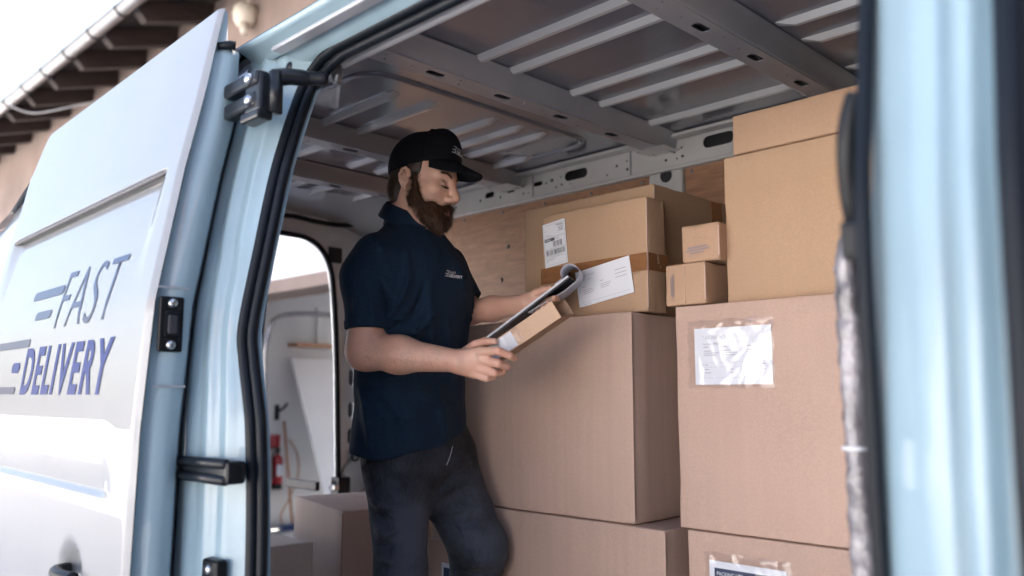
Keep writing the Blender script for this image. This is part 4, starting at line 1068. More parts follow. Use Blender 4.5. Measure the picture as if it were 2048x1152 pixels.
def arms_sdf(p, grow=0.0):
    d = union([cap(p, J['shR'], SLR[0], .052, .054), cap(p, SLR[0], J['elR'], .054, .049)], .02)
    m1 = J['elR']*.62+J['wrR']*.38
    d = smin(d, cap(p, J['elR'], m1, .046, .0465), .03); d = smin(d, cap(p, m1, J['wrR'], .0445, .0285), .03)
    e = cap(p, J['shL'], J['elL'], .050, .037); m2 = J['elL']*.6+J['wrL']*.4
    e = smin(e, cap(p, J['elL'], m2, .034, .0355), .02); e = smin(e, cap(p, m2, J['wrL'], .035, .0265), .02)
    return np.minimum(d, e)
tz = np.array((-.60, -.35, 0, .10, .22, .36, .46, .52, .57, .61, .66)); ta = np.array((.09, .112, .120, .115, .115, .124, .124, .112, .088, .066, .052)); tb = np.array((.13, .16, .174, .165, .164, .176, .176, .155, .112, .076, .058))
def torso_sdf(p, g=0.0, low=.10):
    h0 = J['hemc']; ax = J['neck']-h0; q = p-h0.astype(np.float32)
    u = q[:, 2]; sh = ax[:2]/ax[2]
    x = q[:, :2]-u[:, None]*sh.astype(np.float32)
    f = x @ Tf[:2].astype(np.float32); l = x @ Tl[:2].astype(np.float32)
    f = f-.018*np.exp(-((u-.44)/.16)**2)-.012*np.exp(-((u-.12)/.12)**2)
    a = np.interp(u, tz, ta).astype(np.float32)+g; b = np.interp(u, tz, tb).astype(np.float32)+g
    k = (np.abs(f/a)**2.25+np.abs(l/b)**2.25)**(1/2.25)
    d = (k-1)*np.minimum(a, b)*.92
    return np.maximum(np.maximum(d, u-.665), -u-low)
def legs_sdf(p, g=0.0):
    pel = (J['hipR']+J['hipL'])/2
    R = np.stack([Tf, Tl, UP])
    d = ell(p, pel+UP*.03, (.115+g, .160+g, .15+g), R)
    r = smin(cap(p, J['hipR'], J['knR'], .086+g, .057+g), cap(p, J['knR'], J['anR'], .057+g, .048+g), .03)
    l = smin(cap(p, J['hipL'], J['knL'], .092+g, .070+g), cap(p, J['knL'], J['anL'], .066+g, .048+g), .03)
    d = smin(d, r, .05); d = smin(d, l, .05)
    return d
def body_sdf(p):
    d = masked(lambda q: head_sdf(to_head(q))*HS, p, HC-UP*.04, .30)
    d = smin(d, arms_sdf(p), .02)
    d = smin(d, masked(lambda q: smin(palm(q, RPALM), fR(q), .006), p, P(965, 722, 2.12), .15), .010)
    d = smin(d, masked(lambda q: smin(palm(q, LPALM), fL(q), .006), p, P(1080, 605, 2.36), .15), .010)
    t = smin(torso_sdf(p, -.014, -.05), legs_sdf(p, -.012), .03)
    t = smin(t, cap(p, J['neck']-UP*.06, J['neck'], .066, .063), .03); t = smin(t, cap(p, J['neck'], head_w(-.014, 0, -.02), .0625, .056), .02)
    t = smin(t, cap(p, J['neck']-UP*.02+Tf*.012, head_w(.022, 0, -.085), .050, .038), .025)
    return smin(d, t, .012)
allj = np.array([J[k] for k in J]+[HC+UP*.15, HC+Hf*.13, P(1030, 720, 2.1), P(1115, 600, 2.3)])
lo = allj.min(0)-.12; hi = allj.max(0)+.10; lo[2] = .05
V, Q = net(body_sdf, lo, hi, .0036)
V = relax(V, Q, 1, .35); VB, QB = V, Q
FOOT = Vector(((J['anR'][0]+J['anL'][0])/2, (J['anR'][1]+J['anL'][1])/2, 0))
man = mesh_np('person', V-np.array(FOOT), Q, 'skin')
man.location = FOOT
tag(man, 'bearded man in navy polo and cap looking down at a parcel and clipboard', 'person')
MO = -FOOT
def mp(o): o.location = MO; return o              # clothing is built in world metres
# lips and eye details
def head_patch(name, pts, r, m, seg=8):
    return mp(tube(name, [head_w(*q) for q in pts], [x*HS for x in r], m, man, seg))
head_patch('lips', [(.0865, -.018, -.0645), (.0965, -.009, -.0625), (.0992, 0, -.0618), (.0965, .009, -.0625), (.0865, .018, -.0645)], [.0012, .0024, .0028, .0024, .0012], 'lip')
head_patch('lips', [(.0865, -.016, -.070), (.0955, -.008, -.0712), (.0985, 0, -.0718), (.0955, .008, -.0712), (.0865, .016, -.070)], [.0014, .0030, .0038, .0030, .0014], 'lip')
for s in (-1, 1):
    head_patch('eyelashes', [(.0920, .016*s, -.0030), (.0938, .024*s, -.0062), (.0925, .033*s, -.0070), (.0870, .045*s, -.0040)], [.0010, .0024, .0026, .0013], 'beard', 6)

# --- polo shirt
fold_lines = []
def near_surface(fn, u, v, d0=1.9, d1=2.9):
    t = np.linspace(d0, d1, 160); pts = np.array([P(u, v, k) for k in t], np.float32); s = fn(pts)
    i = np.argmax(s < 0)
    return pts[i] if s[i] < 0 else None
SLR = (P(738, 556, 2.285), P(736, 660, 2.255)); SLL = (J['shL'], P(931, 606, 2.53))
def polo_base(p):
    d = torso_sdf(p, .008)
    c1 = union([cap(p, J['neck']-UP*.065+Tr*.02, J['shR'], .058, .064), cap(p, J['shR'], SLR[0], .066, .0735), cap(p, SLR[0], SLR[1]-UP*.02, .0735, .0580)], .025)
    c2 = union([cap(p, J['neck']-UP*.065-Tr*.02, J['shL'], .058, .062), cap(p, J['shL'], SLL[1], .065, .0560)], .025)
    d = smin(d, c1, .028); d = smin(d, c2, .030)
    return d
for line, am, wd in (([(770, 640), (800, 605), (818, 560), (815, 500)], .007, .012), ([(782, 655), (815, 640), (838, 600), (850, 560)], -.006, .010), ([(800, 680), (840, 660), (880, 620)], .006, .012),
                     ([(760, 560), (772, 600), (778, 650)], -.006, .011), ([(730, 560), (745, 610), (750, 660)], .004, .010), ([(705, 560), (712, 620), (716, 655)], .004, .009), ([(860, 560), (865, 630), (868, 700)], .004, .014),
                     ([(720, 780), (735, 840), (738, 895)], .006, .014), ([(760, 800), (790, 840), (800, 890)], -.004, .016), ([(880, 780), (890, 830), (893, 875)], .005, .016), ([(835, 760), (860, 800), (905, 815)], .004, .014),
                     ([(915, 520), (928, 560), (938, 600)], .004, .010), ([(895, 640), (905, 700), (905, 760)], .004, .014), ([(740, 470), (765, 500), (775, 540)], .003, .012), ([(850, 700), (800, 745), (750, 770)], .005, .016), ([(700, 800), (760, 830), (840, 835)], .003, .015)):
    pts = [near_surface(polo_base, u, v) for u, v in line]; pts = [q for q in pts if q is not None]
    if len(pts) >= 2:
        sp_ = smooth_path([Vector(q) for q in pts], 4)
        fold_lines.append((np.array([tuple(q) for q in sp_], np.float32), am*2.6, wd*.95))
VW = CF.astype(np.float32)
def fold_height(pn, folds):                       # ridges and valleys measured along the cloth, not through it
    w_ = np.zeros(len(pn), np.float32); fl = pn-(pn @ VW)[:, None]*VW
    for pts, am, wd in folds:
        dm = np.full(len(pn), 9, np.float32)
        for i in range(len(pts)-1):
            a, b = pts[i], pts[i+1]; ab = b-a; t = np.clip(((pn-a) @ ab)/(ab @ ab), 0, 1); c = a+t[:, None]*ab
            dep = np.abs((pn-c) @ VW); c = c-(c @ VW)[:, None]*VW
            dm = np.minimum(dm, np.linalg.norm(fl-c, axis=1)+.012*np.abs((i+t)/(len(pts)-1)-.5)*2+np.maximum(dep-.05, 0))
        w_ += am*np.exp(-(dm/wd)**2)
    return w_
def polo_sdf(p):
    d = polo_base(p)
    near = np.abs(d) < .03
    if near.any():
        pn = p[near]; w_ = fold_height(pn, fold_lines)
        x, y, z = pn.T
        w_ += .0016*np.sin(z*38+2.5*np.sin(x*17+y*9))*np.sin(x*21-y*15+1.3*np.sin(z*13))
        d[near] -= w_
    # hem: slanting cut, sleeves cut square to the arm, open neck
    hem = J['hemc']; tilt = .055
    lat = (p-hem.astype(np.float32)) @ CR.astype(np.float32)
    cut = (hem[2]-.012+tilt*np.maximum(lat+.03, 0)*1.5-.02*np.exp(-((lat+.06)/.08)**2)-p[:, 2])
    for (a, b), (e0, e1) in ((SLR, (J['shR'], J['elR'])), (SLL, (J['shL'], J['elL']))):
        ax = (b-a)/np.linalg.norm(b-a); t = (p-b.astype(np.float32)) @ ax.astype(np.float32)
        rad = np.linalg.norm(p-b.astype(np.float32)-t[:, None]*ax.astype(np.float32), axis=1)
        below = np.where((rad < .115) & (t < .12), t, -1)
        tor = torso_sdf(p, .010)
        below = np.where(tor < .004, -1, below)
        cut = np.maximum(cut, below)
    d = np.maximum(d, cut)
    nk = (p-J['neck'].astype(np.float32)); nax = .35*Tf+UP; nax = nax/np.linalg.norm(nax)
    hole = cap(p, J['neck']-UP*.035+Tf*.01, J['neck']+nax*.25, .066, .075)
    d = smax(d, -hole, .006)
    d = np.maximum(d, ((p-(J['neck']+UP*.035).astype(np.float32)) @ nax.astype(np.float32)))
    return d
lo2 = np.minimum.reduce([J['hemc'], J['shR'], J['shL'], SLR[1], SLL[1]])-.25; hi2 = np.maximum.reduce([J['hemc'], J['neck'], J['shR'], J['shL'], SLL[1]])+.22
lo2[2] = J['hemc'][2]-.06; hi2[2] = J['neck'][2]+.07
V, Q = net(polo_sdf, lo2, hi2, .0042)
V = relax(V, Q, 2, .4)
polo = mp(mesh_np('polo_shirt', V, Q, 'polo', man))
polo['label'] = 'dark navy polo shirt with a small white chest print'
dg = bpy.context.evaluated_depsgraph_get()
polo_bvh = BVHTree.FromPolygons([tuple(v) for v in V], [tuple(q) for q in Q.tolist()])
def cast(bvh, u, v, lift=.0012):
    o = Vector(CAMP); dr = Vector(ray(u, v)).normalized(); h = bvh.ray_cast(o, dr)
    if h[0] is None: return None
    n = h[1] if h[1].dot(dr) < 0 else -h[1]
    return h[0]+n*lift
def ring_band(c, ax, r, wd, name):                  # turned hem round a sleeve end, found by casting onto the cloth
    ax = Vector(ax).normalized(); sx_, sy_ = frame_from(ax); V = []; n_ = 40
    for i in range(n_):
        a = 2*math.pi*i/n_; d_ = sx_*math.cos(a)+sy_*math.sin(a)
        for t in (0, wd):
            o_ = Vector(c)-ax*t; h = polo_bvh.ray_cast(o_+d_*.14, -d_, .14); q = h[0] if h[0] is not None and (h[0]-o_).length < r*1.5 else o_+d_*r
            V.append(q+d_*.0022)
    F = [(i*2, ((i+1) % n_)*2, ((i+1) % n_)*2+1, i*2+1) for i in range(n_)]
    return pyd(name, V, F, 'polo', polo, True)
ring_band(Vector(SLR[1])-Vector((SLR[1]-SLR[0])).normalized()*.004, SLR[1]-SLR[0], .060, .018, 'sleeve_hem')
# collar: a folded band standing round the neck
NB = J['neck']+UP*.010-Tf*.004; nax = Vector(.30*Tf+UP).normalized(); fx = Vector(Tf); fx = (fx-nax*fx.dot(nax)).normalized(); lx2 = nax.cross(fx)
def collar_pt(a, r, h): return Vector(NB)+fx*(math.cos(a)*r[0])+lx2*(math.sin(a)*r[1])+nax*h
V = []; na = 61
for i in range(na):
    a = math.radians(14+332*i/(na-1)); fr = 1-abs(i/(na-1)-.5)*2        # 0 at the front opening, 1 at the nape
    d_ = .015*(1-fr)**2
    st = .036+.010*fr
    for r_, h in (((.074, .074), -.020), ((.0705, .0715), st*.6), ((.0712, .0725), st), ((.0755, .077), st+.003), ((.082, .084), st-.006), ((.088+.020*(1-fr), .093), st-.036-.012*(1-fr)), ((.0855+.020*(1-fr), .0905), st-.0375-.012*(1-fr))):
        V.append(collar_pt(a, r_, h-d_))
mp(pyd('collar', V, grid_faces(na, 7), 'polo', polo, True)).location = (0, 0, 0)
# placket, button, chest print laid on the cloth
def on_cloth(name, bvh, parent, poly_grid, m, lift=.0015):
    V = []; nu, nv = len(poly_grid), len(poly_grid[0]); ok = True
    last = None
    for row in poly_grid:
        for u, v in row:
            h = cast(bvh, u, v, lift)
            if h is None: h = last
            last = h; V.append(h)
    if any(h is None for h in V): return None
    return pyd(name, V, grid_faces(nu, nv), m, parent, True)
gridp = [[(862+(s_*14)+t*10, 484+t*62+s_*4) for t in np.linspace(0, 1, 10)] for s_ in np.linspace(0, 1, 5)]
on_cloth('placket', polo_bvh, polo, gridp, 'polo', .0028)
for u, v in ((872, 522),):
    h = cast(polo_bvh, u, v, .004)
    if h: lathe('button', [(0, .0015), (.0045, .0015), (.0055, 0), (.0045, -.0015)], 'button', polo, 12, tuple(h), 'Y')
def flat_print(name, bvh, parent, me, m, o, ex, ey, lift):       # text drawn in a tangent frame, dropped on the cloth
    bm = bmesh.new(); bm.from_mesh(me); bmesh.ops.triangulate(bm, faces=bm.faces)
    bm.to_mesh(me); bm.free()
    dr = -Vector(ex).cross(Vector(ey)).normalized()
    def f(c):
        q = Vector(o)+Vector(ex)*c.x+Vector(ey)*c.y
        h = bvh.ray_cast(q-dr*.08, dr, .3)
        return (h[0]-dr*lift) if h[0] is not None else q
    place_mesh(me, f); return link(name, me, m, parent)
def logo(bvh, parent, o, ex, ey, s, lift=.0012):
    a = text_mesh('FAST', s*.9, .25, -.004*s); flat_print('print', bvh, parent, place_mesh(a, lambda c: (c.x+s*1.0, c.y+s*.62, 0)), 'white_print', o, ex, ey, lift)
    a = text_mesh('DELIVERY', s*.9, .25, .03*s); flat_print('print', bvh, parent, place_mesh(a, lambda c: (c.x+s*.75, c.y-s*.12, 0)), 'white_print', o, ex, ey, lift)
    for x0, x1, y in ((.05, .95, 1.18), (.45, .85, .88), (-.35, .62, .52), (.20, .55, .26), (-.55, .6, -.05)):
        me = plate_mesh([(s*x0, s*y), (s*x1, s*y), (s*(x1+.03), s*(y+.13)), (s*(x0+.03), s*(y+.13))], [], 0)
        bm = bmesh.new(); bm.from_mesh(me); bmesh.ops.subdivide_edges(bm, edges=list(bm.edges), cuts=2); bm.to_mesh(me); bm.free()
        flat_print('print', bvh, parent, me, 'white_print', o, ex, ey, lift)
ch = cast(polo_bvh, 893, 552, 0)
if ch is not None: logo(polo_bvh, polo, ch, Vector(Tl), Vector((0, 0, 1)), .0122)

# --- jeans
jfold = []
def jeans_base(p): return legs_sdf(p, .010)
for line, am, wd in (([(735, 985), (760, 1010), (800, 1015)], .008, .012), ([(738, 1010), (765, 1035), (790, 1040)], -.006, .010), ([(745, 1050), (770, 1065), (800, 1055)], .007, .012), ([(752, 1085), (775, 1095), (805, 1085)], -.006, .011), ([(755, 1115), (780, 1120), (815, 1110)], .006, .012),
                     ([(870, 1000), (900, 975), (940, 962)], .006, .012), ([(868, 985), (895, 955), (930, 935)], -.005, .010), ([(890, 1030), (930, 1015), (975, 1012)], .004, .012), ([(905, 1060), (950, 1045), (990, 1048)], -.004, .012), ([(915, 1120), (945, 1130), (985, 1125)], .006, .012), ([(925, 1140), (955, 1148), (995, 1140)], -.006, .010),
                     ([(760, 930), (800, 938), (850, 930)], .003, .008), ([(760, 955), (805, 962), (850, 955)], -.003, .009), ([(900, 905), (925, 915), (945, 925)], .004, .010)):
    pts = [near_surface(jeans_base, u, v) for u, v in line]; pts = [q for q in pts if q is not None]
    if len(pts) >= 2: jfold.append((np.array([tuple(q) for q in smooth_path([Vector(q) for q in pts], 4)], np.float32), am*2.9, wd*.9))
def jeans_sdf(p):
    d = jeans_base(p); near = np.abs(d) < .03
    if near.any():
        pn = p[near]; w_ = fold_height(pn, jfold)
        x, y, z = pn.T
        w_ += .0022*np.sin(z*60+3*np.sin(x*14+y*11))*np.sin(x*19+y*13+z*7)
        d[near] -= w_
    d = np.maximum(d, p[:, 2]-(J['hemc'][2]+.10)); d = np.maximum(d, .085-p[:, 2])
    return d
jj = np.array([J[k] for k in ('hipR', 'hipL', 'knR', 'knL', 'anR', 'anL', 'hemc')]); lo3 = jj.min(0)-.2; hi3 = jj.max(0)+.2; lo3[2] = .06; hi3[2] = J['hemc'][2]+.14
V, Q = net(jeans_sdf, lo3, hi3, .005)
V = relax(V, Q, 2, .4)
jeans = mp(mesh_np('jeans', V, Q, 'denim', man))
att = jeans.data.attributes.new('fade', 'FLOAT', 'POINT')
def fade(V):
    f = np.zeros(len(V))
    for (a, b, s, r) in ((J['hipR'], J['knR'], 1.0, .085), (J['hipL'], J['knL'], 1.0, .085)):
        for t, am in ((.3, .5), (.55, .8), (.8, 1.0), (1.0, 1.0)):
            c = a*(1-t)+b*t+Tf*.075; f += am*np.exp(-(np.linalg.norm(V-c, axis=1)/r)**2)*.7
    return np.clip(f, 0, 1)
att.data.foreach_set('value', fade(V).astype(np.float32))
jeans_bvh = BVHTree.FromPolygons([tuple(v) for v in V], [tuple(q) for q in Q.tolist()])
def seam_line(name, bvh, parent, uv, r, m):
    pts = [cast(bvh, u, v, r*.4) for u, v in uv]; pts = [q for q in pts if q is not None]
    if len(pts) > 2: return tube(name, smooth_path(pts, 3), r, m, parent, 6)
seam_line('side_seam', jeans_bvh, jeans, [(732, 915), (738, 945), (745, 975), (752, 1000)], .0016, 'seam')
seam_line('pocket_seam', jeans_bvh, jeans, [(757, 915), (762, 945), (768, 980), (772, 1010), (778, 1060), (782, 1110)], .0014, 'seam')
seam_line('fly_stitch', jeans_bvh, jeans, [(905, 893), (902, 905), (898, 918), (893, 930)], .0013, 'ink_grey')
seam_line('inner_seam', jeans_bvh, jeans, [(888, 1010), (905, 1040), (925, 1070), (940, 1100), (948, 1135)], .0014, 'seam')
for an, kn in ((J['anR'], J['knR']), (J['anL'], J['knL'])):
    fdir = Vector((Tf[0], Tf[1], 0)).normalized(); sd_ = Vector((-fdir.y, fdir.x, 0)); V = []; ns = 14
    for i, (t, wd, h) in enumerate(((-.09, .02, .03), (-.085, .034, .07), (-.05, .042, .10), (0, .042, .11), (.06, .044, .085), (.12, .048, .06), (.17, .042, .05), (.195, .02, .035))):
        for k in range(ns):
            a = 2*math.pi*k/ns; V.append(Vector((an[0], an[1], 0))+fdir*t+sd_*(wd*math.cos(a))+Vector((0, 0, max(.002, h/2+h/2*math.sin(a)*1.0))))
    F = [(i*ns+k, i*ns+(k+1) % ns, (i+1)*ns+(k+1) % ns, (i+1)*ns+k) for i in range(7) for k in range(ns)]+[tuple(range(ns))[::-1], tuple(7*ns+k for k in range(ns))]
    mp(pyd('shoe', V, F, 'shoe', man, True))

# --- cap
def cap_sdf(p):
    q = to_head(p)
    d = ell(q, (-.002, 0, .044), (.095, .0875, .098))
    d = smin(d, ell(q, (.044, 0, .078), (.056, .064, .078)), .020)
    rim = .026+.27*(q[:, 0]+.02)*1.0
    rim = np.where(q[:, 0] < -.02, .026+.36*(q[:, 0]+.02), .026+.36*(q[:, 0]+.02))
    d = smax(d, rim-q[:, 2], .004)
    inner = ell(q, (-.002, 0, .040), (.092, .081, .096)); inner = smin(inner, ell(q, (.040, 0, .066), (.054, .058, .070)), .02)
    d = smax(d, -inner, .002)
    # panel seams
    an = np.arctan2(q[:, 1], q[:, 0]+.01)
    for s in (-2.1, -1.05, 0, 1.05, 2.1, math.pi): 
        dd = np.abs(np.angle(np.exp(1j*(an-s))))*np.hypot(q[:, 1], q[:, 0]+.01); d = d+.0012*np.exp(-(dd/.0022)**2)
    return d*HS
V, Q = net(cap_sdf, HC-.16, HC+np.array((.16, .16, .2)), .0034)
V = relax(V, Q, 1, .4)
capo = mp(mesh_np('baseball_cap', V, Q, 'cap_cloth', man)); capo['label'] = 'black baseball cap with white print on the front'
cap_bvh = BVHTree.FromPolygons([tuple(v) for v in V], [tuple(q) for q in Q.tolist()])
V = []; na, nr = 33, 11
for side in (0, 1):
    for i in range(na):
        s = -1+2*i/(na-1); a = s*1.12
        for j in range(nr):
            t = j/(nr-1); out = t*(.078*(1-abs(s)**3.2)+.004)
            f0 = .020+.068*math.cos(a); l0 = .076*math.sin(a)
            f = f0+out*(.55+.45*math.cos(a*.5)); l = l0*(1+.04*t)
            u = .026+.36*(f0+.02)+.008-out*.34-.022*(l/.075)**2*(.35+.65*t)-(.0032 if side else 0)
            V.append(head_w(f, l, u))
n1 = na*nr
F = grid_faces(na, nr); F = F+[tuple(n1+k for k in f[::-1]) for f in F]
F += [(i*nr+nr-1, (i+1)*nr+nr-1, n1+(i+1)*nr+nr-1, n1+i*nr+nr-1) for i in range(na-1)]
pyd('visor', V, F, 'cap_cloth', capo, True)
lathe('top_button', [(0, .006), (.006, .005), (.009, 0), (.006, -.002)], 'cap_cloth', capo, 12, tuple(head_w(.006, 0, .1475)))
cc = head_w(.104, -.030, .092)
logo(cap_bvh, capo, cc, Vector(Hl*.90+Hf*.25), Vector(Hu*.92-Hf*.32), .0145, .0015)

# --- hair and beard: close-fitting mass plus many fine strands
def hair_sdf(p):
    q = to_head(p); y = np.abs(q[:, 1]); qq = np.stack([q[:, 0], y, q[:, 2]], 1)
    d = ell(qq, (-.002, 0, .046), (.0915, .0800, .092))
    d = smin(d, ell(qq, (-.050, 0, -.020), (.038, .056, .060)), .02)
    lim = np.maximum(q[:, 2]-.060-.3*q[:, 0], -.062-q[:, 2])       # under the cap, down to the nape
    front = q[:, 0]-(.034+.0*q[:, 2]); front = np.maximum(front, np.where(q[:, 2] < -.004, q[:, 0]+.022-.3*(q[:, 2]+.004)*0, -1))
    side = np.where((q[:, 0] > .010) & (q[:, 2] < .002), 1.0, -1)
    nape = -.6*(q[:, 0]+.06)-.0*q[:, 2]-.0
    d = smax(d, lim, .004); d = smax(d, front, .004)
    ear = ell(qq, (-.008, .084, -.004), (.020, .018, .032)); d = smax(d, -ear, .003)
    return d*HS
V, Q = net(hair_sdf, HC-.15, HC+.16, .0034)
hair = mp(mesh_np('hair', relax(V, Q, 1), Q, 'hair', man))
def beard_sdf(p):
    q = to_head(p); y = np.abs(q[:, 1]); qq = np.stack([q[:, 0], y, q[:, 2]], 1)
    d = cap(qq, (.022, .0615, -.018), (.023, .055, -.044), .0115, .0160)
    d = smin(d, cap(qq, (.023, .055, -.044), (.054, .034, -.076), .0175, .0215), .015)
    d = smin(d, cap(qq, (.054, .027, -.077), (.072, 0, -.086), .0205, .0255), .02)
    d = smin(d, cap(qq, (.068, .0, -.094), (.071, 0, -.104), .022, .013), .018)
    d = smin(d, cap(qq, (.064, .034, -.060), (.072, .022, -.086), .016, .022), .015)
    d = smin(d, cap(qq, (.0965, .006, -.0520), (.083, .026, -.0640), .0068, .0068), .006)   # moustache
    d = smin(d, cap(qq, (.083, .026, -.0640), (.074, .028, -.080), .0075, .014), .008)
    d = smin(d, cap(qq, (.018, .071, .014), (.022, .066, -.015), .0055, .009), .006)         # sideburn
    mouth = cap(qq, (.110, 0, -.0670), (.094, .012, -.0672), .0082, .0045); d = smax(d, -mouth, .004)
    x, yy, z = q.T
    d = d-.0016*np.sin(z*330+40*yy+3*np.sin(x*150))*np.sin(yy*300+x*260)
    return d*HS
V, Q = net(beard_sdf, HC-.16, HC+.16, .0034)
Vb = V
me_b = (V, Q)
def strands(V, Q, n, ln, wd, dirfn, jit, name, m, parent, filt=None):
    A = V[Q[:, 0]]; B_ = V[Q[:, 1]]; C_ = V[Q[:, 2]]; nr = np.cross(B_-A, C_-A); nr /= np.maximum(np.linalg.norm(nr, axis=1), 1e-9)[:, None]
    ctr = V[Q].mean(1)
    k = rng.integers(0, len(Q), n)
    if filt is not None: k = k[filt(ctr[k])]
    n = len(k)
    w_ = rng.random((n, 3)); w_ /= w_.sum(1)[:, None]
    p0 = A[k]*w_[:, :1]+B_[k]*w_[:, 1:2]+C_[k]*w_[:, 2:]; nn = nr[k]
    dr = dirfn(p0, nn)+rng.normal(0, jit, (n, 3)); dr /= np.linalg.norm(dr, axis=1)[:, None]
    L_ = ln*(.5+rng.random(n))[:, None]
    sd = np.cross(dr, nn); sd /= np.maximum(np.linalg.norm(sd, axis=1), 1e-6)[:, None]; sd = sd*wd
    p0 = p0-nn*.002
    mid = p0+dr*L_*.55+nn*.0012; end = p0+dr*L_
    VV = np.stack([p0-sd, p0+sd, mid-sd*.7, mid+sd*.7, end, end+sd*.05], 1).reshape(-1, 3)
    b = np.arange(n)[:, None]*6; FF = np.concatenate([b+np.array([[0, 1, 3, 2]]), b+np.array([[2, 3, 5, 4]])])
    return VV, FF
def bdir(p, nn):
    g = np.array(-UP*.9+Hf*.28)[None]; t = g-nn*(nn @ g[0])[:, None]*.75
    t /= np.maximum(np.linalg.norm(t, axis=1), 1e-6)[:, None]; return t+nn*.42
SV, SF = strands(V, Q, 20000, .015, .00048, bdir, .34, 'x', None, None)
def cheek(c): b = beard_sdf(c.astype(np.float32)); return (b < .007) & (b > -.004) & (((c-HC) @ Hu) < .02)
S2, F2 = strands(VB, QB, 260000, .0065, .00028, bdir, .3, 'x', None, None, cheek)
SF = np.concatenate([SF, F2+len(SV)]); SV = np.concatenate([SV, S2])
mp(mesh_np('beard_strands', SV, SF, 'beard_hair', man))['kind'] = 'stuff'
beard = mp(mesh_np('beard', relax(V, Q, 1), Q, 'beard', man))
beard['label'] = 'full dark brown beard'
hv = np.empty(len(hair.data.vertices)*3, np.float32); hair.data.vertices.foreach_get('co', hv); hv = hv.reshape(-1, 3).astype(float)
hq = np.array([p.vertices[:] for p in hair.data.polygons])
def hdir(p, nn): 
    g = np.array(-UP*.7-Hf*.6)[None]; t = g-nn*(nn @ g[0])[:, None]; t /= np.maximum(np.linalg.norm(t, axis=1), 1e-6)[:, None]; return t+nn*.25
SV, SF = strands(hv, hq, 7000, .008, .00040, hdir, .25, 'x', None, None)
mp(mesh_np('hair_strands', SV, SF, 'hair', man))['kind'] = 'stuff'
# eyebrows: rows of short hairs along the brow
bv = []; bf = []
for s in (-1, 1):
    for k in range(260):
        t = random.random(); l = .012+.036*t; f = .0985-.0135*t*t; u = .0235+.006*math.sin(t*2.4)+random.uniform(-.0032, .0032)*(1-.5*t)
        p0 = head_w(f-.0045, s*l, u); d = (Hl*s*.8-Hf*.22+Hu*random.uniform(-.1, .35))*.0085; w_ = Hu*.0009
        n = len(bv); bv += [p0-w_+Hf*.003, p0+w_+Hf*.003, p0+d+w_*.3+Hf*.003, p0+d-w_*.3+Hf*.003]; bf.append((n, n+1, n+2, n+3))
eb = mp(mesh_np('eyebrows', np.array(bv), np.array(bf), 'brow', man)); eb['kind'] = 'stuff'
# fine hair on the near forearm
def fdir(p, nn):
    g = (J['wrR']-J['elR']); g = g/np.linalg.norm(g); t = g[None]*.8-UP[None]*.35; return t+nn*.15
def on_forearm(c):
    a, b = J['elR'], J['wrR']; t = ((c-a) @ (b-a))/((b-a) @ (b-a)); return (t > .08) & (t < .95) & (np.linalg.norm(c-a-t[:, None]*(b-a), axis=1) < .07)
SV, SF = strands(VB, QB, 60000, .013, .00016, fdir, .22, 'x', None, None, on_forearm)
mp(mesh_np('arm_hair', SV, SF, 'hair', man))['kind'] = 'stuff'

# ================================================================== PARCEL AND CLIPBOARD IN HAND
def frame_px(u, v, d, e): 
    s = d/FPX; return CR*e[0]*s-CU*e[1]*s+CF*e[2]*s
B0 = P(1103, 602, 2.085)
e1 = frame_px(0, 0, 2.085, (133, -95, -68.2)); e2 = frame_px(0, 0, 2.085, (19, 32, -7.5)); e3 = frame_px(0, 0, 2.085, (49, -5, 102.5))
n1_, n2_, n3_ = [v/np.linalg.norm(v) for v in (e1, e2, e3)]
n2_ = n2_-n1_*(n1_ @ n2_); n2_ /= np.linalg.norm(n2_); n3_ = np.cross(n1_, n2_); n3_ = n3_ if n3_ @ e3 > 0 else -n3_
PLn, PW, PD = .222, float(np.linalg.norm(e2)), .088
par = empty('held_parcel', 'slim open-ended cardboard parcel with a white label in the near hand', 'parcel', tuple(B0-n1_*PLn))
par.matrix_world = mat4(B0-n1_*PLn, n1_, n2_, n3_)
WT = .0025
def pbox(name, x0, x1, y0, y1, z0, z1, m): return box(name, x0, x1, y0, y1, z0, z1, m, par, .0008, 1)
pbox('front_wall', 0, PLn, 0, PW, 0, WT, 'card_light'); pbox('back_wall', 0, PLn, 0, PW, PD-WT, PD, 'card_light')
pbox('top_wall', 0, PLn, 0, WT, WT+.0002, PD-WT-.0002, 'card_light'); pbox('bottom_wall', 0, PLn, PW-WT, PW, WT+.0002, PD-WT-.0002, 'card_tan')
pbox('end_wall', 0, WT, WT+.0002, PW-WT-.0002, WT+.0002, PD-WT-.0002, 'card_light')
pbox('inner_tray', PLn-.035, PLn-.033, WT+.0004, PW-WT-.0004, WT+.0004, PD-WT-.0004, 'card_tan')
sh_ = box('label', .004, .085, .0035, PW-.003, -.0012, -.0003, 'paper', par)
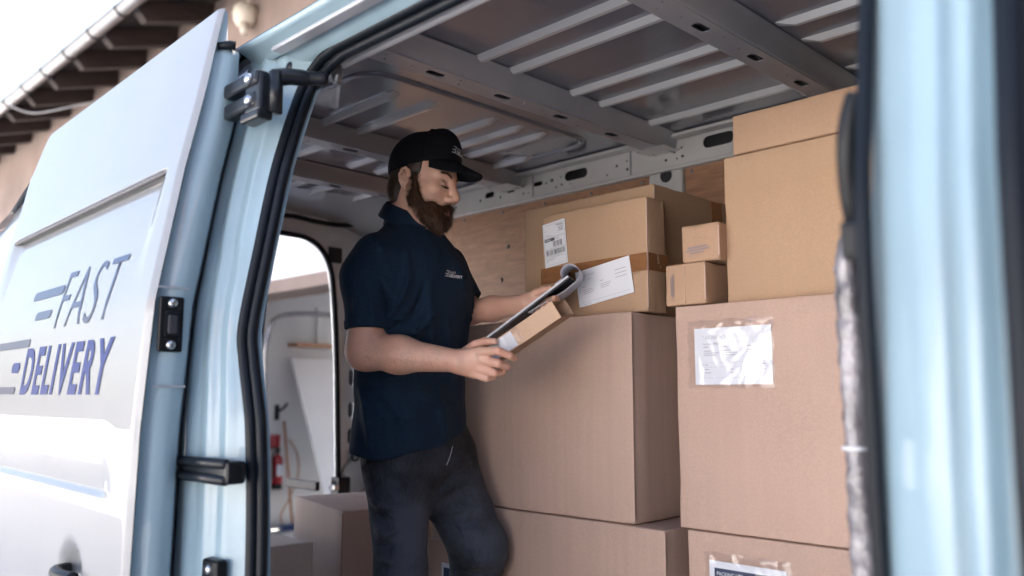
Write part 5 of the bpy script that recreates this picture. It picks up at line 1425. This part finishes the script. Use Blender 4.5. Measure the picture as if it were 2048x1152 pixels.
def wrap(name, x0, x1, m):
    V = []
    for i in range(12):
        x = x0+(x1-x0)*i/11
        for (y, z) in ((-.001, .02), (-.0012, .0), (.0, -.0014), (PW*.3, -.0018), (PW*.7, -.0016), (PW, -.0014), (PW+.0012, .0), (PW+.0014, .03)):
            V.append((x, y+.0008*math.sin(i*2.1+z*90), z-.0012*abs(math.sin(i*1.9+y*140))))
    return pyd(name, V, grid_faces(12, 8), m, par, True)
wrap('clear_tape', .06, .108, 'clear_film')
me = text_mesh('Ship to', .012, 0, 0); link('print', place_mesh(me, lambda c: (.012+c.x, .034-c.y, -.0016)), 'ink_grey', par)

c_o = P(972, 676, 2.34); s_ = 2.34/FPX
k1 = CR*163*s_+CU*124*s_-CF*20*s_; k1 = k1/np.linalg.norm(k1); k2 = CR*30*s_-CU*14*s_+CF*175*s_; k2 = k2-k1*(k1 @ k2); k2 /= np.linalg.norm(k2)
k3 = np.cross(k1, k2); k3 = k3 if k3[2] > 0 else -k3
CLn, CW = .285, .215
clip = empty('clipboard', 'dark clipboard with white sheets folded over its top in the far hand', 'clipboard', tuple(c_o))
clip.matrix_world = mat4(c_o, k1, k2, k3)
box('board', 0, CLn, 0, CW, -.0075, -.0035, 'clip_dark', clip, .001, 1)
box('paper_stack', .002, CLn-.002, -.001, CW-.004, -.003, .0022, 'paper', clip, .0004, 1)
box('clip_bar', CLn-.05, CLn-.015, CW*.3, CW*.7, .0025, .012, 'steel', clip, .003)
# sheets rolled over the top edge and hanging back under the board
V = []; prof = []
cx_, cz_, R_ = CLn+.004, .002, .0225
prof += [(CLn-.045, .0032), (CLn-.02, .0045)]
for k in range(19):
    a = math.radians(150-250*k/18); rr = R_*(1+.28*k/18); prof.append((cx_+rr*math.cos(a)*1.05, cz_+.002+rr*math.sin(a)))
a = prof[-1]; prof += [(CLn-.035, -.026), (CLn-.07, -.022), (CLn-.11, -.017), (CLn-.15, -.0135)]
for j in range(2):
    off = .0016*j; V = []
    for (x, z) in prof:
        for k in range(6): V.append((x+off*.3, .001+(CW-.006)*k/5, z+(-off if z < 0 else off)))
    F = grid_faces(len(prof), 6); o = pyd('turned_sheet', V, F, 'paper_roll', clip, True)
    md = o.modifiers.new('thick', 'SOLIDIFY'); md.thickness = .0005
